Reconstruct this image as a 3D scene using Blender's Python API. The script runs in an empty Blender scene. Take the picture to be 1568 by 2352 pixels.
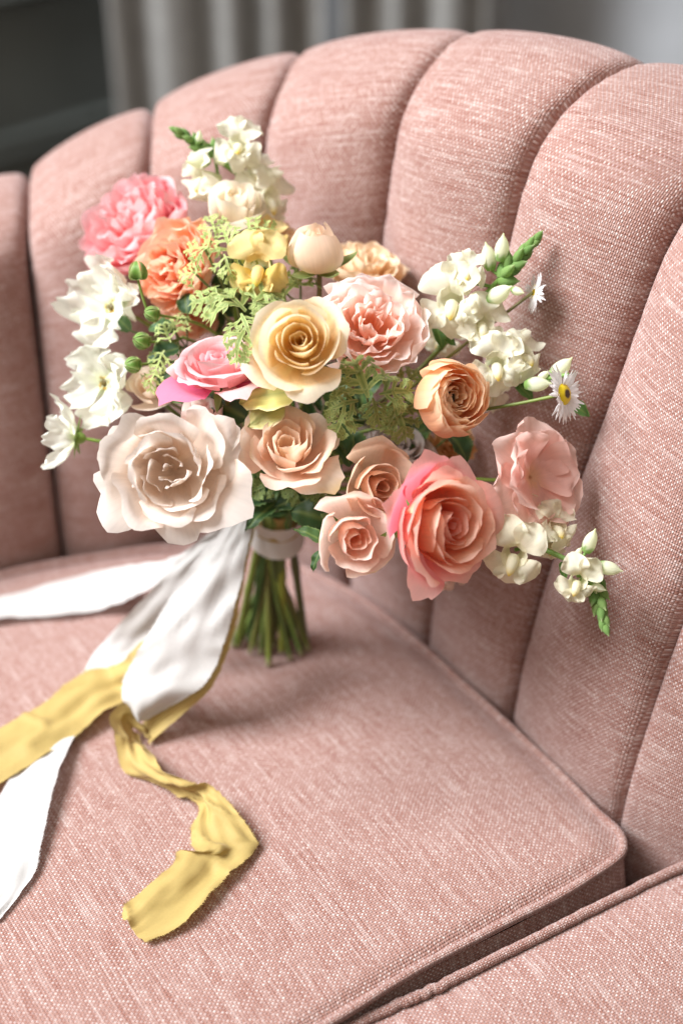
import bpy, math, random
from math import sin, cos, pi, radians, exp, sqrt
from mathutils import Vector, Matrix, Quaternion, noise

# ------------------------------------------------------------------ camera, world, lights
SC = bpy.context.scene
COL = SC.collection
SEAT = 0.45                      # height of the cushion top above the floor
H = 0.62                         # camera height above the cushion
PITCH = radians(35)
FPX = 2352 * 50 / 36.0           # focal length in working pixels (1568 x 2352 frame)

cam_d = bpy.data.cameras.new("camera")
cam = bpy.data.objects.new("camera", cam_d); COL.objects.link(cam)
cam_d.sensor_fit = 'VERTICAL'; cam_d.sensor_height = 36; cam_d.sensor_width = 24; cam_d.lens = 50
cam.location = (0, 0, SEAT + H); cam.rotation_euler = (radians(90) - PITCH, 0, 0)
cam_d.clip_start = 0.02; cam_d.clip_end = 60
cam_d.dof.use_dof = True; cam_d.dof.focus_distance = 0.765; cam_d.dof.aperture_fstop = 2.8
SC.camera = cam

W = bpy.data.worlds.new("World"); SC.world = W; W.use_nodes = True
bg = W.node_tree.nodes["Background"]
bg.inputs[0].default_value = (1.0, 0.78, 0.60, 1); bg.inputs[1].default_value = 0.11

def area(name, loc, target, sx, sy, power, col):
    l = bpy.data.lights.new(name, 'AREA'); l.shape = 'RECTANGLE'; l.size = sx; l.size_y = sy
    l.energy = power; l.color = col
    o = bpy.data.objects.new(name, l); COL.objects.link(o)
    o.location = loc
    o.rotation_euler = (Vector(target) - Vector(loc)).to_track_quat('-Z', 'Y').to_euler()
    return o
area("window_light", (-2.2, 0.52, 3.0), (0.05, 0.8, 0.55), 1.7, 1.7, 232, (0.95, 0.97, 1.0))
area("fill_light", (-0.5, -0.7, 2.5), (0, 0.8, 0.5), 2.0, 1.6, 13, (1.0, 0.93, 0.85))  # weak warm fill added to lift flower fronts and seat, no actual lamp there

SC.render.engine = 'CYCLES'
SC.cycles.max_bounces = 12; SC.cycles.diffuse_bounces = 7; SC.cycles.transmission_bounces = 8
vs = SC.view_settings
vs.view_transform = 'Standard'; vs.look = 'None'; vs.exposure = 0.56; vs.gamma = 1.0; vs.use_curve_mapping = False

# ------------------------------------------------------------------ helpers
CR = Vector((1, 0, 0)); CU = Vector((0, sin(PITCH), cos(PITCH))); CB = Vector((0, -cos(PITCH), sin(PITCH)))
CAM = Vector((0, 0, SEAT + H))
def ray(x, y): return -CB + CR * ((x - 784) / FPX) + CU * ((1176 - y) / FPX)
def P(x, y, d): return CAM + ray(x, y) * d                       # a point at depth d
def G(x, y, z=0.0):                                              # a point z above the cushion plane
    r = ray(x, y); return CAM + r * ((SEAT + z - CAM.z) / r.z)
def D3(r, u, t): return (CR * r + CU * u + CB * t).normalized()

def nz(x, y=0.0, z=0.0): return noise.noise(Vector((x, y, z)))
def mix(a, b, t):
    t = max(0.0, min(1.0, t)); return tuple(a[i] + (b[i] - a[i]) * t for i in range(3))
def smooth(a, b, x):
    t = max(0.0, min(1.0, (x - a) / (b - a))); return t * t * (3 - 2 * t)
def lerp(a, b, t): return a + (b - a) * t
def bez(p, t):
    s = 1 - t
    a, b, c, d = s * s * s, 3 * s * s * t, 3 * s * t * t, t * t * t
    return (a * p[0][0] + b * p[1][0] + c * p[2][0] + d * p[3][0], a * p[0][1] + b * p[1][1] + c * p[2][1] + d * p[3][1])
def crom(pts, n):
    """Catmull-Rom through vectors, n samples per span"""
    out = []
    m = len(pts)
    for i in range(m - 1):
        p0 = pts[max(i - 1, 0)]; p1 = pts[i]; p2 = pts[i + 1]; p3 = pts[min(i + 2, m - 1)]
        for k in range(n):
            t = k / n
            out.append(0.5 * ((2 * p1) + (p2 - p0) * t + (2 * p0 - 5 * p1 + 4 * p2 - p3) * t * t + (3 * p1 - p0 - 3 * p2 + p3) * t ** 3))
    out.append(pts[-1].copy())
    return out

def mesh(name, vs_, fs, mat, parent=None, cols=None, uvs=None, smooth_=True):
    me = bpy.data.meshes.new(name); me.from_pydata([tuple(v) for v in vs_], [], fs)
    me.materials.append(mat)
    if cols and mat.name == 'petal': cols = [tuple(max(0.0, x) ** 0.68 for x in q) for q in cols]
    if smooth_: me.polygons.foreach_set('use_smooth', [True] * len(me.polygons))
    if cols:
        a = me.color_attributes.new('col', 'FLOAT_COLOR', 'POINT')
        a.data.foreach_set('color', [c for q in cols for c in (q[0], q[1], q[2], 1.0)])
    if uvs:
        l = me.uv_layers.new(name='uv')
        idx = [0] * len(me.loops); me.loops.foreach_get('vertex_index', idx)
        l.data.foreach_set('uv', [c for i in idx for c in uvs[i]])
    me.update()
    o = bpy.data.objects.new(name, me); COL.objects.link(o)
    if parent is not None: o.parent = parent
    return o
def tag(o, label=None, cat=None, group=None, kind=None):
    if label: o['label'] = label
    if cat: o['category'] = cat
    if group: o['group'] = group
    if kind: o['kind'] = kind
    return o
MATS = {}
def thing(name, label, cat, loc=(0, 0, 0), q=None, group=None):
    o = bpy.data.objects.new(name, None); COL.objects.link(o)
    o.empty_display_size = 0.02
    o.location = loc
    o.rotation_mode = 'QUATERNION'
    if q is not None: o.rotation_quaternion = q
    tag(o, label, cat, group)
    return o
def imat(o):
    m = Matrix.Translation(o.location) @ (o.rotation_quaternion.to_matrix().to_4x4() if o.rotation_mode == 'QUATERNION' else o.rotation_euler.to_matrix().to_4x4())
    return m.inverted()
def gridfaces(nu, nv, closed=False):
    fs = []
    for j in range(nv - 1):
        for i in range(nu - 1 if not closed else nu):
            a = j * nu + i; b = j * nu + (i + 1) % nu
            fs.append((a, b, b + nu, a + nu))
    return fs
def tube(name, pts, rad, mat, parent, sides=8, cols=None, cap=True, uvs=False):
    vs_, uv = [], []
    n = len(pts); L = 0
    for k, p in enumerate(pts):
        t = (pts[min(k + 1, n - 1)] - pts[max(k - 1, 0)]).normalized()
        ref = Vector((0, 0, 1)) if abs(t.z) < 0.9 else Vector((1, 0, 0))
        a = t.cross(ref).normalized(); b = t.cross(a)
        r = rad(k / (n - 1)) if callable(rad) else rad
        if k: L += (p - pts[k - 1]).length
        for s in range(sides):
            an = 2 * pi * s / sides
            vs_.append(p + a * (cos(an) * r) + b * (sin(an) * r)); uv.append((L, s / sides * 2 * pi * r))
    fs = gridfaces(sides, n, True)
    if cap:
        fs.append(tuple(range(sides))[::-1]); fs.append(tuple(range((n - 1) * sides, n * sides)))
    cc = None
    if cols: cc = [cols(k // sides / (n - 1)) for k in range(len(vs_))]
    return mesh(name, vs_, fs, mat, parent, cc, uv if uvs else None)

# ------------------------------------------------------------------ materials
def newmat(name):
    m = bpy.data.materials.new(name); m.use_nodes = True
    nt = m.node_tree; b = nt.nodes['Principled BSDF']; MATS[name] = m
    return m, nt, b
def N(nt, t, **kw):
    n = nt.nodes.new(t)
    for k, v in kw.items(): setattr(n, k, v)
    return n
def MA(nt, op, a, b=None, c=None):
    n = nt.nodes.new('ShaderNodeMath'); n.operation = op
    for i, s in enumerate((a, b, c)):
        if s is None: continue
        if isinstance(s, (int, float)): n.inputs[i].default_value = s
        else: nt.links.new(s, n.inputs[i])
    return n.outputs[0]
def MX(nt, typ, f, a, b):
    n = nt.nodes.new('ShaderNodeMix'); n.data_type = 'RGBA'; n.blend_type = typ
    for i, s in ((0, f), (6, a), (7, b)):
        if isinstance(s, (int, float)): n.inputs[i].default_value = s
        elif isinstance(s, tuple): n.inputs[i].default_value = (*s, 1)
        else: nt.links.new(s, n.inputs[i])
    return n.outputs[2]
def ramp(nt, fac, stops, interp='LINEAR'):
    n = nt.nodes.new('ShaderNodeValToRGB'); n.color_ramp.interpolation = interp
    el = n.color_ramp.elements
    while len(el) > len(stops): el.remove(el[-1])
    while len(el) < len(stops): el.new(0.5)
    for e, (p, c) in zip(el, stops): e.position = p; e.color = (*c, 1)
    nt.links.new(fac, n.inputs[0]); return n.outputs[0]

def plant_mat(name, transl, rough, veins, spec=0.25, nscale=220, bump=0.4):
    """colour comes from the pigment stored on the petal or leaf; fine veins and grain on top"""
    m, nt, b = newmat(name)
    at = N(nt, 'ShaderNodeAttribute', attribute_name='col')
    uv = N(nt, 'ShaderNodeUVMap', uv_map='uv')
    mp = N(nt, 'ShaderNodeMapping'); nt.links.new(uv.outputs[0], mp.inputs[0]); mp.inputs['Scale'].default_value = (26, 2.2, 1)
    nv_ = N(nt, 'ShaderNodeTexNoise'); nt.links.new(mp.outputs[0], nv_.inputs['Vector']); nv_.inputs['Scale'].default_value = 1.0; nv_.inputs['Detail'].default_value = 3
    tc = N(nt, 'ShaderNodeTexCoord')
    n2 = N(nt, 'ShaderNodeTexNoise'); nt.links.new(tc.outputs['Object'], n2.inputs['Vector']); n2.inputs['Scale'].default_value = nscale; n2.inputs['Detail'].default_value = 3
    v1 = MA(nt, 'MULTIPLY_ADD', nv_.outputs[0], veins, 1 - veins * 0.5)
    v2 = MA(nt, 'MULTIPLY_ADD', n2.outputs[0], 0.16, 0.92)
    v = MA(nt, 'MULTIPLY', v1, v2)
    cmb = N(nt, 'ShaderNodeCombineXYZ')
    for i in range(3): nt.links.new(v, cmb.inputs[i])
    c = MX(nt, 'MULTIPLY', 1.0, at.outputs['Color'], cmb.outputs[0])
    nt.links.new(c, b.inputs['Base Color']); b.inputs['Roughness'].default_value = rough
    b.inputs['Specular IOR Level'].default_value = spec
    b.inputs['Sheen Weight'].default_value = 0.12; b.inputs['Sheen Roughness'].default_value = 0.5
    bp = N(nt, 'ShaderNodeBump'); bp.inputs['Strength'].default_value = bump; bp.inputs['Distance'].default_value = 0.0008
    nt.links.new(nv_.outputs[0], bp.inputs['Height']); nt.links.new(bp.outputs[0], b.inputs['Normal'])
    tr = N(nt, 'ShaderNodeBsdfTranslucent'); nt.links.new(c, tr.inputs[0])
    mx = N(nt, 'ShaderNodeMixShader'); mx.inputs[0].default_value = transl
    nt.links.new(b.outputs[0], mx.inputs[1]); nt.links.new(tr.outputs[0], mx.inputs[2])
    nt.links.new(mx.outputs[0], nt.nodes['Material Output'].inputs[0])
    return m
PET = plant_mat('petal', 0.50, 0.68, 0.20, 0.12, 120, 0.18)
LEAF = plant_mat('leaf', 0.22, 0.42, 0.22, 0.4)
STEM = plant_mat('stem', 0.05, 0.45, 0.15, 0.35)
SILK = plant_mat('silk', 0.25, 0.6, 0.05, 0.2, 900, 0.04)

def fabric(name, sx=0.00160, sy=0.00135, contrast=1.0):
    """plain weave: cream weft floats in a regular chequer between coloured warp threads"""
    m, nt, b = newmat(name)
    uv = N(nt, 'ShaderNodeUVMap', uv_map='uv')
    nd = N(nt, 'ShaderNodeTexNoise'); nt.links.new(uv.outputs[0], nd.inputs['Vector']); nd.inputs['Scale'].default_value = 70; nd.inputs['Detail'].default_value = 2
    sp = N(nt, 'ShaderNodeSeparateXYZ'); nt.links.new(uv.outputs[0], sp.inputs[0])
    sd = N(nt, 'ShaderNodeSeparateXYZ'); nt.links.new(nd.outputs['Color'], sd.inputs[0])
    X = MA(nt, 'ADD', MA(nt, 'MULTIPLY', sp.outputs[0], 1 / sx), MA(nt, 'MULTIPLY', sd.outputs[0], 1.3))
    Y = MA(nt, 'ADD', MA(nt, 'MULTIPLY', sp.outputs[1], 1 / sy), MA(nt, 'MULTIPLY', sd.outputs[1], 1.3))
    row = MA(nt, 'FLOOR', Y); cx = MA(nt, 'FLOOR', X)
    cv = N(nt, 'ShaderNodeCombineXYZ'); nt.links.new(cx, cv.inputs[0]); nt.links.new(row, cv.inputs[1])
    wn = N(nt, 'ShaderNodeTexWhiteNoise', noise_dimensions='2D'); nt.links.new(cv.outputs[0], wn.inputs['Vector'])
    par = MA(nt, 'FLOORED_MODULO', MA(nt, 'ADD', row, cx), 2.0)                     # 1 on weft floats
    fx = MA(nt, 'FRACT', X); fy = MA(nt, 'FRACT', Y)
    hx = MA(nt, 'SINE', MA(nt, 'MULTIPLY', fx, pi)); hy = MA(nt, 'SINE', MA(nt, 'MULTIPLY', fy, pi))
    cell = MA(nt, 'MULTIPLY', MA(nt, 'POWER', hx, 0.6), MA(nt, 'POWER', hy, 0.8))
    def streak(a, b_):
        mp = N(nt, 'ShaderNodeMapping'); nt.links.new(uv.outputs[0], mp.inputs[0]); mp.inputs['Scale'].default_value = (a, b_, 1)
        n = N(nt, 'ShaderNodeTexNoise'); nt.links.new(mp.outputs[0], n.inputs['Vector']); n.inputs['Scale'].default_value = 1.0; n.inputs['Detail'].default_value = 2
        return n.outputs[0]
    warp = streak(620, 30); weft = streak(26, 520)
    wc = ramp(nt, warp, [(0.28, (0.24, 0.098, 0.070)), (0.42, (0.30, 0.150, 0.118)), (0.56, (0.35, 0.203, 0.168)), (0.72, (0.45, 0.325, 0.290))])
    pick = MA(nt, 'ADD', MA(nt, 'MULTIPLY', wn.outputs['Value'], 0.6), MA(nt, 'MULTIPLY_ADD', weft, 0.55, 0.03))
    cc = ramp(nt, pick, [(0.22, (0.32, 0.180, 0.155)), (0.50, (0.43, 0.295, 0.275)), (0.80, (0.61, 0.49, 0.47)), (1.0, (0.76, 0.68, 0.65))])
    mask = MA(nt, 'MULTIPLY', par, cell)
    c = MX(nt, 'MIX', mask, wc, cc)
    nt.links.new(c, b.inputs['Base Color'])
    b.inputs['Roughness'].default_value = 0.85; b.inputs['Specular IOR Level'].default_value = 0.15
    b.inputs['Sheen Weight'].default_value = 0.32; b.inputs['Sheen Roughness'].default_value = 0.4
    b.inputs['Sheen Tint'].default_value = (1.0, 0.9, 0.93, 1)
    hh = MA(nt, 'MULTIPLY', cell, MA(nt, 'MULTIPLY_ADD', par, 0.55, 0.45))
    bp = N(nt, 'ShaderNodeBump'); bp.inputs['Strength'].default_value = 0.8; bp.inputs['Distance'].default_value = 0.0008
    nt.links.new(hh, bp.inputs['Height']); nt.links.new(bp.outputs[0], b.inputs['Normal'])
    return m
FAB = fabric('woven_fabric')
FABW = fabric('welt_fabric', 0.0014, 0.0012)

def plain(name, col, rough=0.6, ns=6, amt=0.15, spec=0.3):
    m, nt, b = newmat(name)
    tc = N(nt, 'ShaderNodeTexCoord')
    n = N(nt, 'ShaderNodeTexNoise'); nt.links.new(tc.outputs['Object'], n.inputs['Vector']); n.inputs['Scale'].default_value = ns; n.inputs['Detail'].default_value = 4
    c = ramp(nt, n.outputs[0], [(0.25, tuple(x * (1 - amt) for x in col)), (0.75, tuple(min(1, x * (1 + amt)) for x in col))])
    nt.links.new(c, b.inputs['Base Color']); b.inputs['Roughness'].default_value = rough; b.inputs['Specular IOR Level'].default_value = spec
    return m
WALLD = plain('dark_paint', (0.14, 0.155, 0.145), 0.5)
WALLG = plain('grey_paint', (0.50, 0.52, 0.545), 0.5)
CURT = plain('curtain_cloth', (0.36, 0.355, 0.34), 0.8, 30)
FLOORM = plain('floor_wood', (0.10, 0.075, 0.055), 0.5, 3, 0.4)
WOODM = plain('dark_wood', (0.06, 0.035, 0.02), 0.4, 20, 0.4)
DECK = plain('deck_cloth', (0.10, 0.055, 0.045), 0.9, 60)

# ------------------------------------------------------------------ the setting
def flat(name, pts, mat, kind='structure', parent=None):
    o = mesh(name, pts, [tuple(range(len(pts)))], mat, parent, smooth_=False)
    if kind: o['kind'] = kind
    return o
flat('floor', [(-6, -4, 0), (6, -4, 0), (6, 8, 0), (-6, 8, 0)], FLOORM)

def wall(name, a, b, mat, rails, h=2.7):
    """a wall from a to b (plan points) with raised horizontal and upright mouldings"""
    a = Vector((*a, 0)); b = Vector((*b, 0)); t = (b - a); L = t.length; t.normalize(); n = Vector((t.y, -t.x, 0))
    w = flat(name, [a, b, b + Vector((0, 0, h)), a + Vector((0, 0, h))], mat)
    for (s0, s1, z0, z1, pr) in rails:
        q = [a + t * s0, a + t * s1]
        prof = [(0.0005, z0), (pr, z0 + (z1 - z0) * 0.15), (pr * 0.55, z0 + (z1 - z0) * 0.5), (pr, z0 + (z1 - z0) * 0.85), (0.0005, z1)]
        vs_ = []
        for e in q:
            for (o_, z) in prof: vs_.append(e + n * o_ + Vector((0, 0, z)))
        m = len(prof)
        fs = [(i, i + 1, m + i + 1, m + i) for i in range(m - 1)]
        mesh('moulding', vs_, fs, mat, w, smooth_=False)
    return w
wall('wall_left', (-1.6, 1.15), (-0.30, 2.45), WALLD, [(0, 1.8, 0.0, 0.14, 0.02), (0.1, 1.75, 0.46, 0.53, 0.025), (0.1, 1.75, 0.22, 0.26, 0.015)])
wall('wall_back', (-0.30, 2.45), (0.30, 2.65), WALLG, [(0, 0.63, 0.0, 0.14, 0.02)])
wall('wall_right', (0.30, 2.65), (2.3, 1.75), WALLG, [(0, 2.1, 0.0, 0.12, 0.02), (0.05, 2.1, 0.50, 0.58, 0.03)])
def curtain(x0, y0, x1, y1, folds, amp, seed, label):
    a = Vector((x0, y0, 0)); b = Vector((x1, y1, 0)); t = b - a; L = t.length; t.normalize(); n = Vector((t.y, -t.x, 0))
    nu = folds * 14 + 1; vs_ = []
    for j in range(8):
        z = 0.01 + j / 7 * 2.5
        for i in range(nu):
            s = i / (nu - 1)
            ph = s * folds * 2 * pi + nz(s * 3, seed) * 2
            vs_.append(a + t * (s * L + 0.01 * cos(ph * 2)) + n * (amp * (1 + sin(ph)) * (1 + 0.4 * nz(s * 5, z * 0.3, seed))) + Vector((0, 0, z)))
    o = mesh('curtain', vs_, gridfaces(nu, 8), CURT)
    return tag(o, label, 'curtain')
curtain(-0.36, 2.18, -0.045, 2.26, 4, 0.028, 1.0, 'beige curtain hanging in folds next to the dark panelled wall')
curtain(-0.015, 2.27, 0.215, 2.34, 3, 0.024, 5.0, 'beige curtain hanging in folds next to the grey wall')

# ------------------------------------------------------------------ armchair
def V2(x, y): return Vector((x * H, y * H, 0))
# seam foot points round the tub back in plan (right arm first visible seams, then round to the left arm)
SE = [(-0.617, 0.63), (-0.69, 0.745), (-0.727, 0.88), (-0.715, 1.017), (-0.652, 1.134), (-0.558, 1.228), (-0.445, 1.30),
      (-0.330, 1.346), (-0.203, 1.376), (-0.107, 1.372), (0.000, 1.312), (0.0837, 1.196), (0.1636, 1.08), (0.2517, 0.932), (0.350, 0.880)]
ZT = [0.26, 0.265, 0.27, 0.28, 0.295, 0.315, 0.345, 0.382, 0.447, 0.514, 0.570, 0.578, 0.555, 0.52, 0.47]
FT = [0.2, 0.2, 0.2, 0.19, 0.18, 0.17, 0.16, 0.155, 0.16, 0.16, 0.145, 0.188, 0.285, 0.30, 0.28]
feet = [V2(*p) for p in SE]
def outn(i):
    a = feet[max(i - 1, 0)]; b = feet[min(i + 1, len(feet) - 1)]
    t = (b - a).normalized(); return Vector((-t.y, t.x, 0))
NRM = [outn(i) for i in range(len(feet))]
NRM[7] = Vector((-0.13, 0.99, 0)).normalized(); NRM[8] = Vector((-0.06, 1.0, 0)).normalized()
def seam(i, low=-0.20):
    F = FT[i] * H; Z = ZT[i] * H; n = NRM[i]; b = feet[i] + n * 0.012
    pr = [(-0.004, low * H), (0, 0), (F * 0.07, Z * 0.2), (F * 0.19, Z * 0.42), (F * 0.34, Z * 0.66), (F * 0.45, Z * 0.84), (F * 0.57, Z * 0.925),
          (F * 0.75, Z * 0.975), (F, Z), (F + 0.03, Z * 0.985), (F + 0.05, Z * 0.9), (F + 0.055, Z * 0.7), (F + 0.04, 0), (F + 0.02, -0.3)]
    return crom([b + n * o + Vector((0, 0, SEAT + z)) for (o, z) in pr], 8)
SEAMS = [seam(i) for i in range(len(feet))]
chair = thing('armchair', 'dusty pink woven channel-back tub armchair with a fanned scalloped back', 'armchair', (0, 0, 0))
NA = 21
ucum = 0
for i in range(len(feet) - 1):
    A, B = SEAMS[i], SEAMS[i + 1]; n = len(A)
    base = [[A[k].lerp(B[k], 0.5 - 0.5 * cos(pi * a / (NA - 1))) for a in range(NA)] for k in range(n)]
    wid = (A[32] - B[32]).length
    # gentle roundness in plan: bow outward with the curve of the tub
    vs_, uv = [], []
    vl = 0; sgn = None
    for k in range(n):
        if k: vl += ((A[k] - A[k - 1]).length + (B[k] - B[k - 1]).length) / 2
        tA = (A[min(k + 1, n - 1)] - A[max(k - 1, 0)]).normalized(); tB = (B[min(k + 1, n - 1)] - B[max(k - 1, 0)]).normalized()
        wk = (A[k] - B[k]).length
        kk = k * 5 / 8
        for a in range(NA):
            s = 0.5 - 0.5 * cos(pi * a / (NA - 1))
            tt = tA.lerp(tB, s); ac = (B[k] - A[k]).normalized()
            nn = tt.cross(ac).normalized()           # towards the sitter / up over the crest
            if sgn is None: sgn = -1 if nn.dot(NRM[i]) > 0 else 1
            nn = nn * sgn
            amp = lerp(0.011, 0.023, smooth(3, 16, kk)) * min(1, wk / 0.085)
            amp *= lerp(1, 0.40, smooth(26, 36, kk))
            bl = max(0.0, 1 - (2 * s - 1) ** 2) ** 0.5 * 1.08 - 0.08
            lump = 1 + 0.06 * nz(s * 2 + i * 3.1, kk * 0.09)
            # stitch pulls along the seam
            pull = 0.0022 * nz(kk * 1.9, i * 7.0 + (s > 0.5)) * exp(-min(s, 1 - s) * 14) - 0.018 * exp(-min(s, 1 - s) * 85)
            vs_.append(base[k][a] + nn * (amp * bl * lump + pull))
            uv.append((vl, ucum + (s - 0.5) * wk * 1.12 + wid / 2))
    ucum += wid + 0.37
    mesh('back_channel', vs_, gridfaces(NA, n), FAB, chair, uvs=uv)

# plan directions of the seat
C0 = G(1425, 1945); FD = (C0 - G(729, 2349)); FD.z = 0; FD.normalize()       # along the front edge, to the sitter's left
FO = Vector((FD.y, -FD.x, 0))                                                 # out of the front
# cushion outline (counter-clockwise seen from above)
ol = [G(729, 2349) - FD * 0.36, G(729, 2349), G(987, 2195), G(1227, 2073), G(1380, 1984), G(1418, 1955), G(1424, 1928), G(1406, 1900), G(1367, 1861),
      G(1247, 1743), G(1113, 1617), G(959, 1478), G(850, 1388)]
for v in ol: v.z = 0
for i in (10, 9, 8, 7, 6, 5, 4, 3, 2, 1):
    ol.append(feet[i] - NRM[i] * (0.012 if i < 10 else 0.016))
ol[13:14] = [ol[13]]
ol.append(G(729, 2349).xy.to_3d() - FD * 0.44 - FO * 0.12)
ol.append(G(729, 2349).xy.to_3d() - FD * 0.43 - FO * 0.03)
loop = []
m = len(ol)
for i in range(m):
    p0, p1, p2, p3 = ol[i - 1], ol[i], ol[(i + 1) % m], ol[(i + 2) % m]
    seg = max(2, int((p2 - p1).length / 0.012))
    # centripetal style: soften tangents so tight corners do not overshoot
    d1 = (p2 - p0).normalized() * (p2 - p1).length; d2 = (p3 - p1).normalized() * (p2 - p1).length
    for k in range(seg):
        t = k / seg
        loop.append(p1 * (2 * t ** 3 - 3 * t * t + 1) + d1 * (t ** 3 - 2 * t * t + t) + p2 * (-2 * t ** 3 + 3 * t * t) + d2 * (t ** 3 - t * t))
cen = sum(loop, Vector()) / len(loop)
def crown(d): return -0.004 + 0.004 * min(1.0, d) + 0.006 * smooth(0, 1, d)
cush = thing('seat_cushion', 'loose pink woven seat cushion with corded edges, under the bouquet', 'cushion', (cen.x, cen.y, SEAT - 0.09))
CI = imat(cush)
def fuv(p): return ((p - cen).dot(FD), (p - cen).dot(FO))
NR = 40
DENT = G(622, 1482)            # the bouquet presses the cushion in a little here
def ring_z(f):      # f: 1 at the edge, 0 at the centre
    return SEAT + 0.006 * (1 - f ** 2.5) - 0.0035 * smooth(0.95, 1.0, f)
def seat_z(p):
    # relative radius along the ray from the centre
    d = Vector((p.x - cen.x, p.y - cen.y, 0)); 
    return SEAT + 0.0055
vs_, uv = [], []
for r in range(NR):
    f = 1 - (r / (NR - 1)) ** 1.0
    f = 1 - (r / (NR - 1)) ** 1.35 if r else 1.0
    for p in loop:
        q = cen + (p - cen) * max(f, 0.001)
        w = 0.0026 * nz(q.x * 9, q.y * 9, 3) * (1 - f ** 6)
        vs_.append(CI @ Vector((q.x, q.y, ring_z(f) + w - 0.0035 * exp(-((q.x - DENT.x) ** 2 + (q.y - DENT.y) ** 2) / 0.032 ** 2)))); uv.append(fuv(q))
mesh('top_panel', vs_, gridfaces(len(loop), NR, True), FAB, cush, uvs=uv)
vs_, uv = [], []; L = 0
lc = loop + [loop[0]]
for j, (zz, o_) in enumerate([(-0.008, 0.001), (-0.02, 0.005), (-0.045, 0.008), (-0.07, 0.005), (-0.088, 0.0)]):
    L = 0
    for i, p in enumerate(lc):
        a = loop[(i - 1) % len(loop)]; b = loop[(i + 1) % len(loop)]; t = (b - a).normalized(); n = Vector((t.y, -t.x, 0))
        if i: L += (lc[i] - lc[i - 1]).length
        q = p + n * (o_ + 0.002 * nz(L * 20, zz * 30))
        vs_.append(CI @ Vector((q.x, q.y, SEAT + zz))); uv.append((L, zz))
mesh('boxing', vs_, gridfaces(len(lc), 5), FAB, cush, uvs=uv)
wl = []
for i, p in enumerate(lc):
    a = loop[(i - 1) % len(loop)]; b = loop[(i + 1) % len(loop)]; t = (b - a).normalized(); n = Vector((t.y, -t.x, 0))
    q = p + n * (0.0018 + 0.0008 * nz(i * 0.35, 2)); wl.append(CI @ Vector((q.x, q.y, SEAT - 0.0025 + 0.0012 * nz(i * 0.3, 7))))
tube('welt', wl, lambda t: 0.0028, FABW, cush, 8, None, False, True)

# front rail with its corded edge
zr = -0.013
r0 = G(1540, 2003, zr); r1 = G(1227, 2157, zr); r2 = G(987, 2277, zr); r3 = G(830, 2348, zr)
rdir = (r3 - r0).normalized()
rl = crom([r0 + Vector((0.12, 0.052, 0.0)), r0 + Vector((0.04, 0.016, 0.0)), r0, r1, r2, r3, r3 + rdir * 0.2, r3 + rdir * 0.5], 8)
vs_, uv = [], []
prof = [(-0.010, -0.07), (-0.004, -0.006), (0.003, 0.0), (0.03, 0.004), (0.07, 0.002), (0.11, -0.006), (0.145, -0.022), (0.165, -0.055), (0.17, -0.12), (0.165, -0.30)]
rn = Vector((-rdir.y, rdir.x, 0)); 
if rn.dot(FO) < 0: rn = -rn
for k, p in enumerate(rl):
    acc = 0
    for j, (o_, z) in enumerate(prof):
        if j: acc += sqrt((o_ - prof[j - 1][0]) ** 2 + (z - prof[j - 1][1]) ** 2)
        q = p + rn * o_ + Vector((0, 0, z + 0.001 * nz(k * 0.3, o_ * 30)))
        vs_.append(q); uv.append(((p - rl[0]).length, acc))
mesh('front_rail', vs_, gridfaces(len(prof), len(rl)), FAB, chair, uvs=uv)
wr = [p + Vector((0, 0, 0.002)) + rn * (0.001 + 0.0012 * nz(k * 0.4, 3)) for k, p in enumerate(crom([rl[i] for i in range(0, len(rl), 2)], 6))]
tube('welt', wr, 0.0030, FABW, chair, 8, None, True, True)
# deck under the cushion, plinth and feet
dk = [Vector((p.x, p.y, SEAT - 0.092)) for p in [cen + (q - cen) * 1.04 for q in loop]]
mesh('seat_deck', dk, [tuple(range(len(dk)))], DECK, chair, smooth_=False)
pl = [Vector((p.x, p.y, z)) for z in (SEAT - 0.094, 0.12) for p in [cen + (q - cen) * 1.03 for q in loop]]
mesh('plinth', pl, gridfaces(len(loop), 2, True) + [tuple(range(len(loop), 2 * len(loop)))], FAB, chair, uvs=[(p.x, p.z) for p in pl])
for (sx, sy) in ((0.0, 0.16), (0.0, -0.2), (-0.2, 0.0), (0.14, -0.06)):
    tube('leg', [Vector((cen.x + sx, cen.y + sy, 0.0)), Vector((cen.x + sx, cen.y + sy, 0.06)), Vector((cen.x + sx, cen.y + sy, 0.121))], lambda t: 0.014 + 0.01 * t, WOODM, chair, 12)

# ------------------------------------------------------------------ flower making
BIND = P(634, 1222, 0.905)                    # where the stems are tied
FOOT = G(622, 1482); FOOT.z = SEAT + 0.0025
stem_count = [0]
def stem_path(start, d0, i):
    """from the flower down to the binding point, through it and on to the cushion"""
    random.seed(100 + i)
    a = i * 2.399; rr = 0.011 * sqrt(((i * 7) % 11 + 0.5) / 11)
    b = BIND + CR * (cos(a) * rr) + CB.cross(CR) * 0 + Vector((0, sin(a) * rr, 0))
    f = FOOT + Vector((cos(a + 2.6) * rr * 2.7 + random.uniform(-0.004, 0.004), sin(a + 2.6) * rr * 2.2, 0))
    if i % 5 in (0, 1, 3): f = b.lerp(f, 0.12)          # short stems end inside the binding
    L = (start - b).length
    up = (b - f).normalized()
    p1 = start - d0 * (L * 0.30); p2 = b + up * (L * 0.35)
    pts = []
    for k in range(9):
        t = k / 9; s = 1 - t
        pts.append(start * s ** 3 + p1 * 3 * s * s * t + p2 * 3 * s * t * t + b * t ** 3)
    for k in range(5):
        pts.append(b.lerp(f, k / 4))
    return pts
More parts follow.
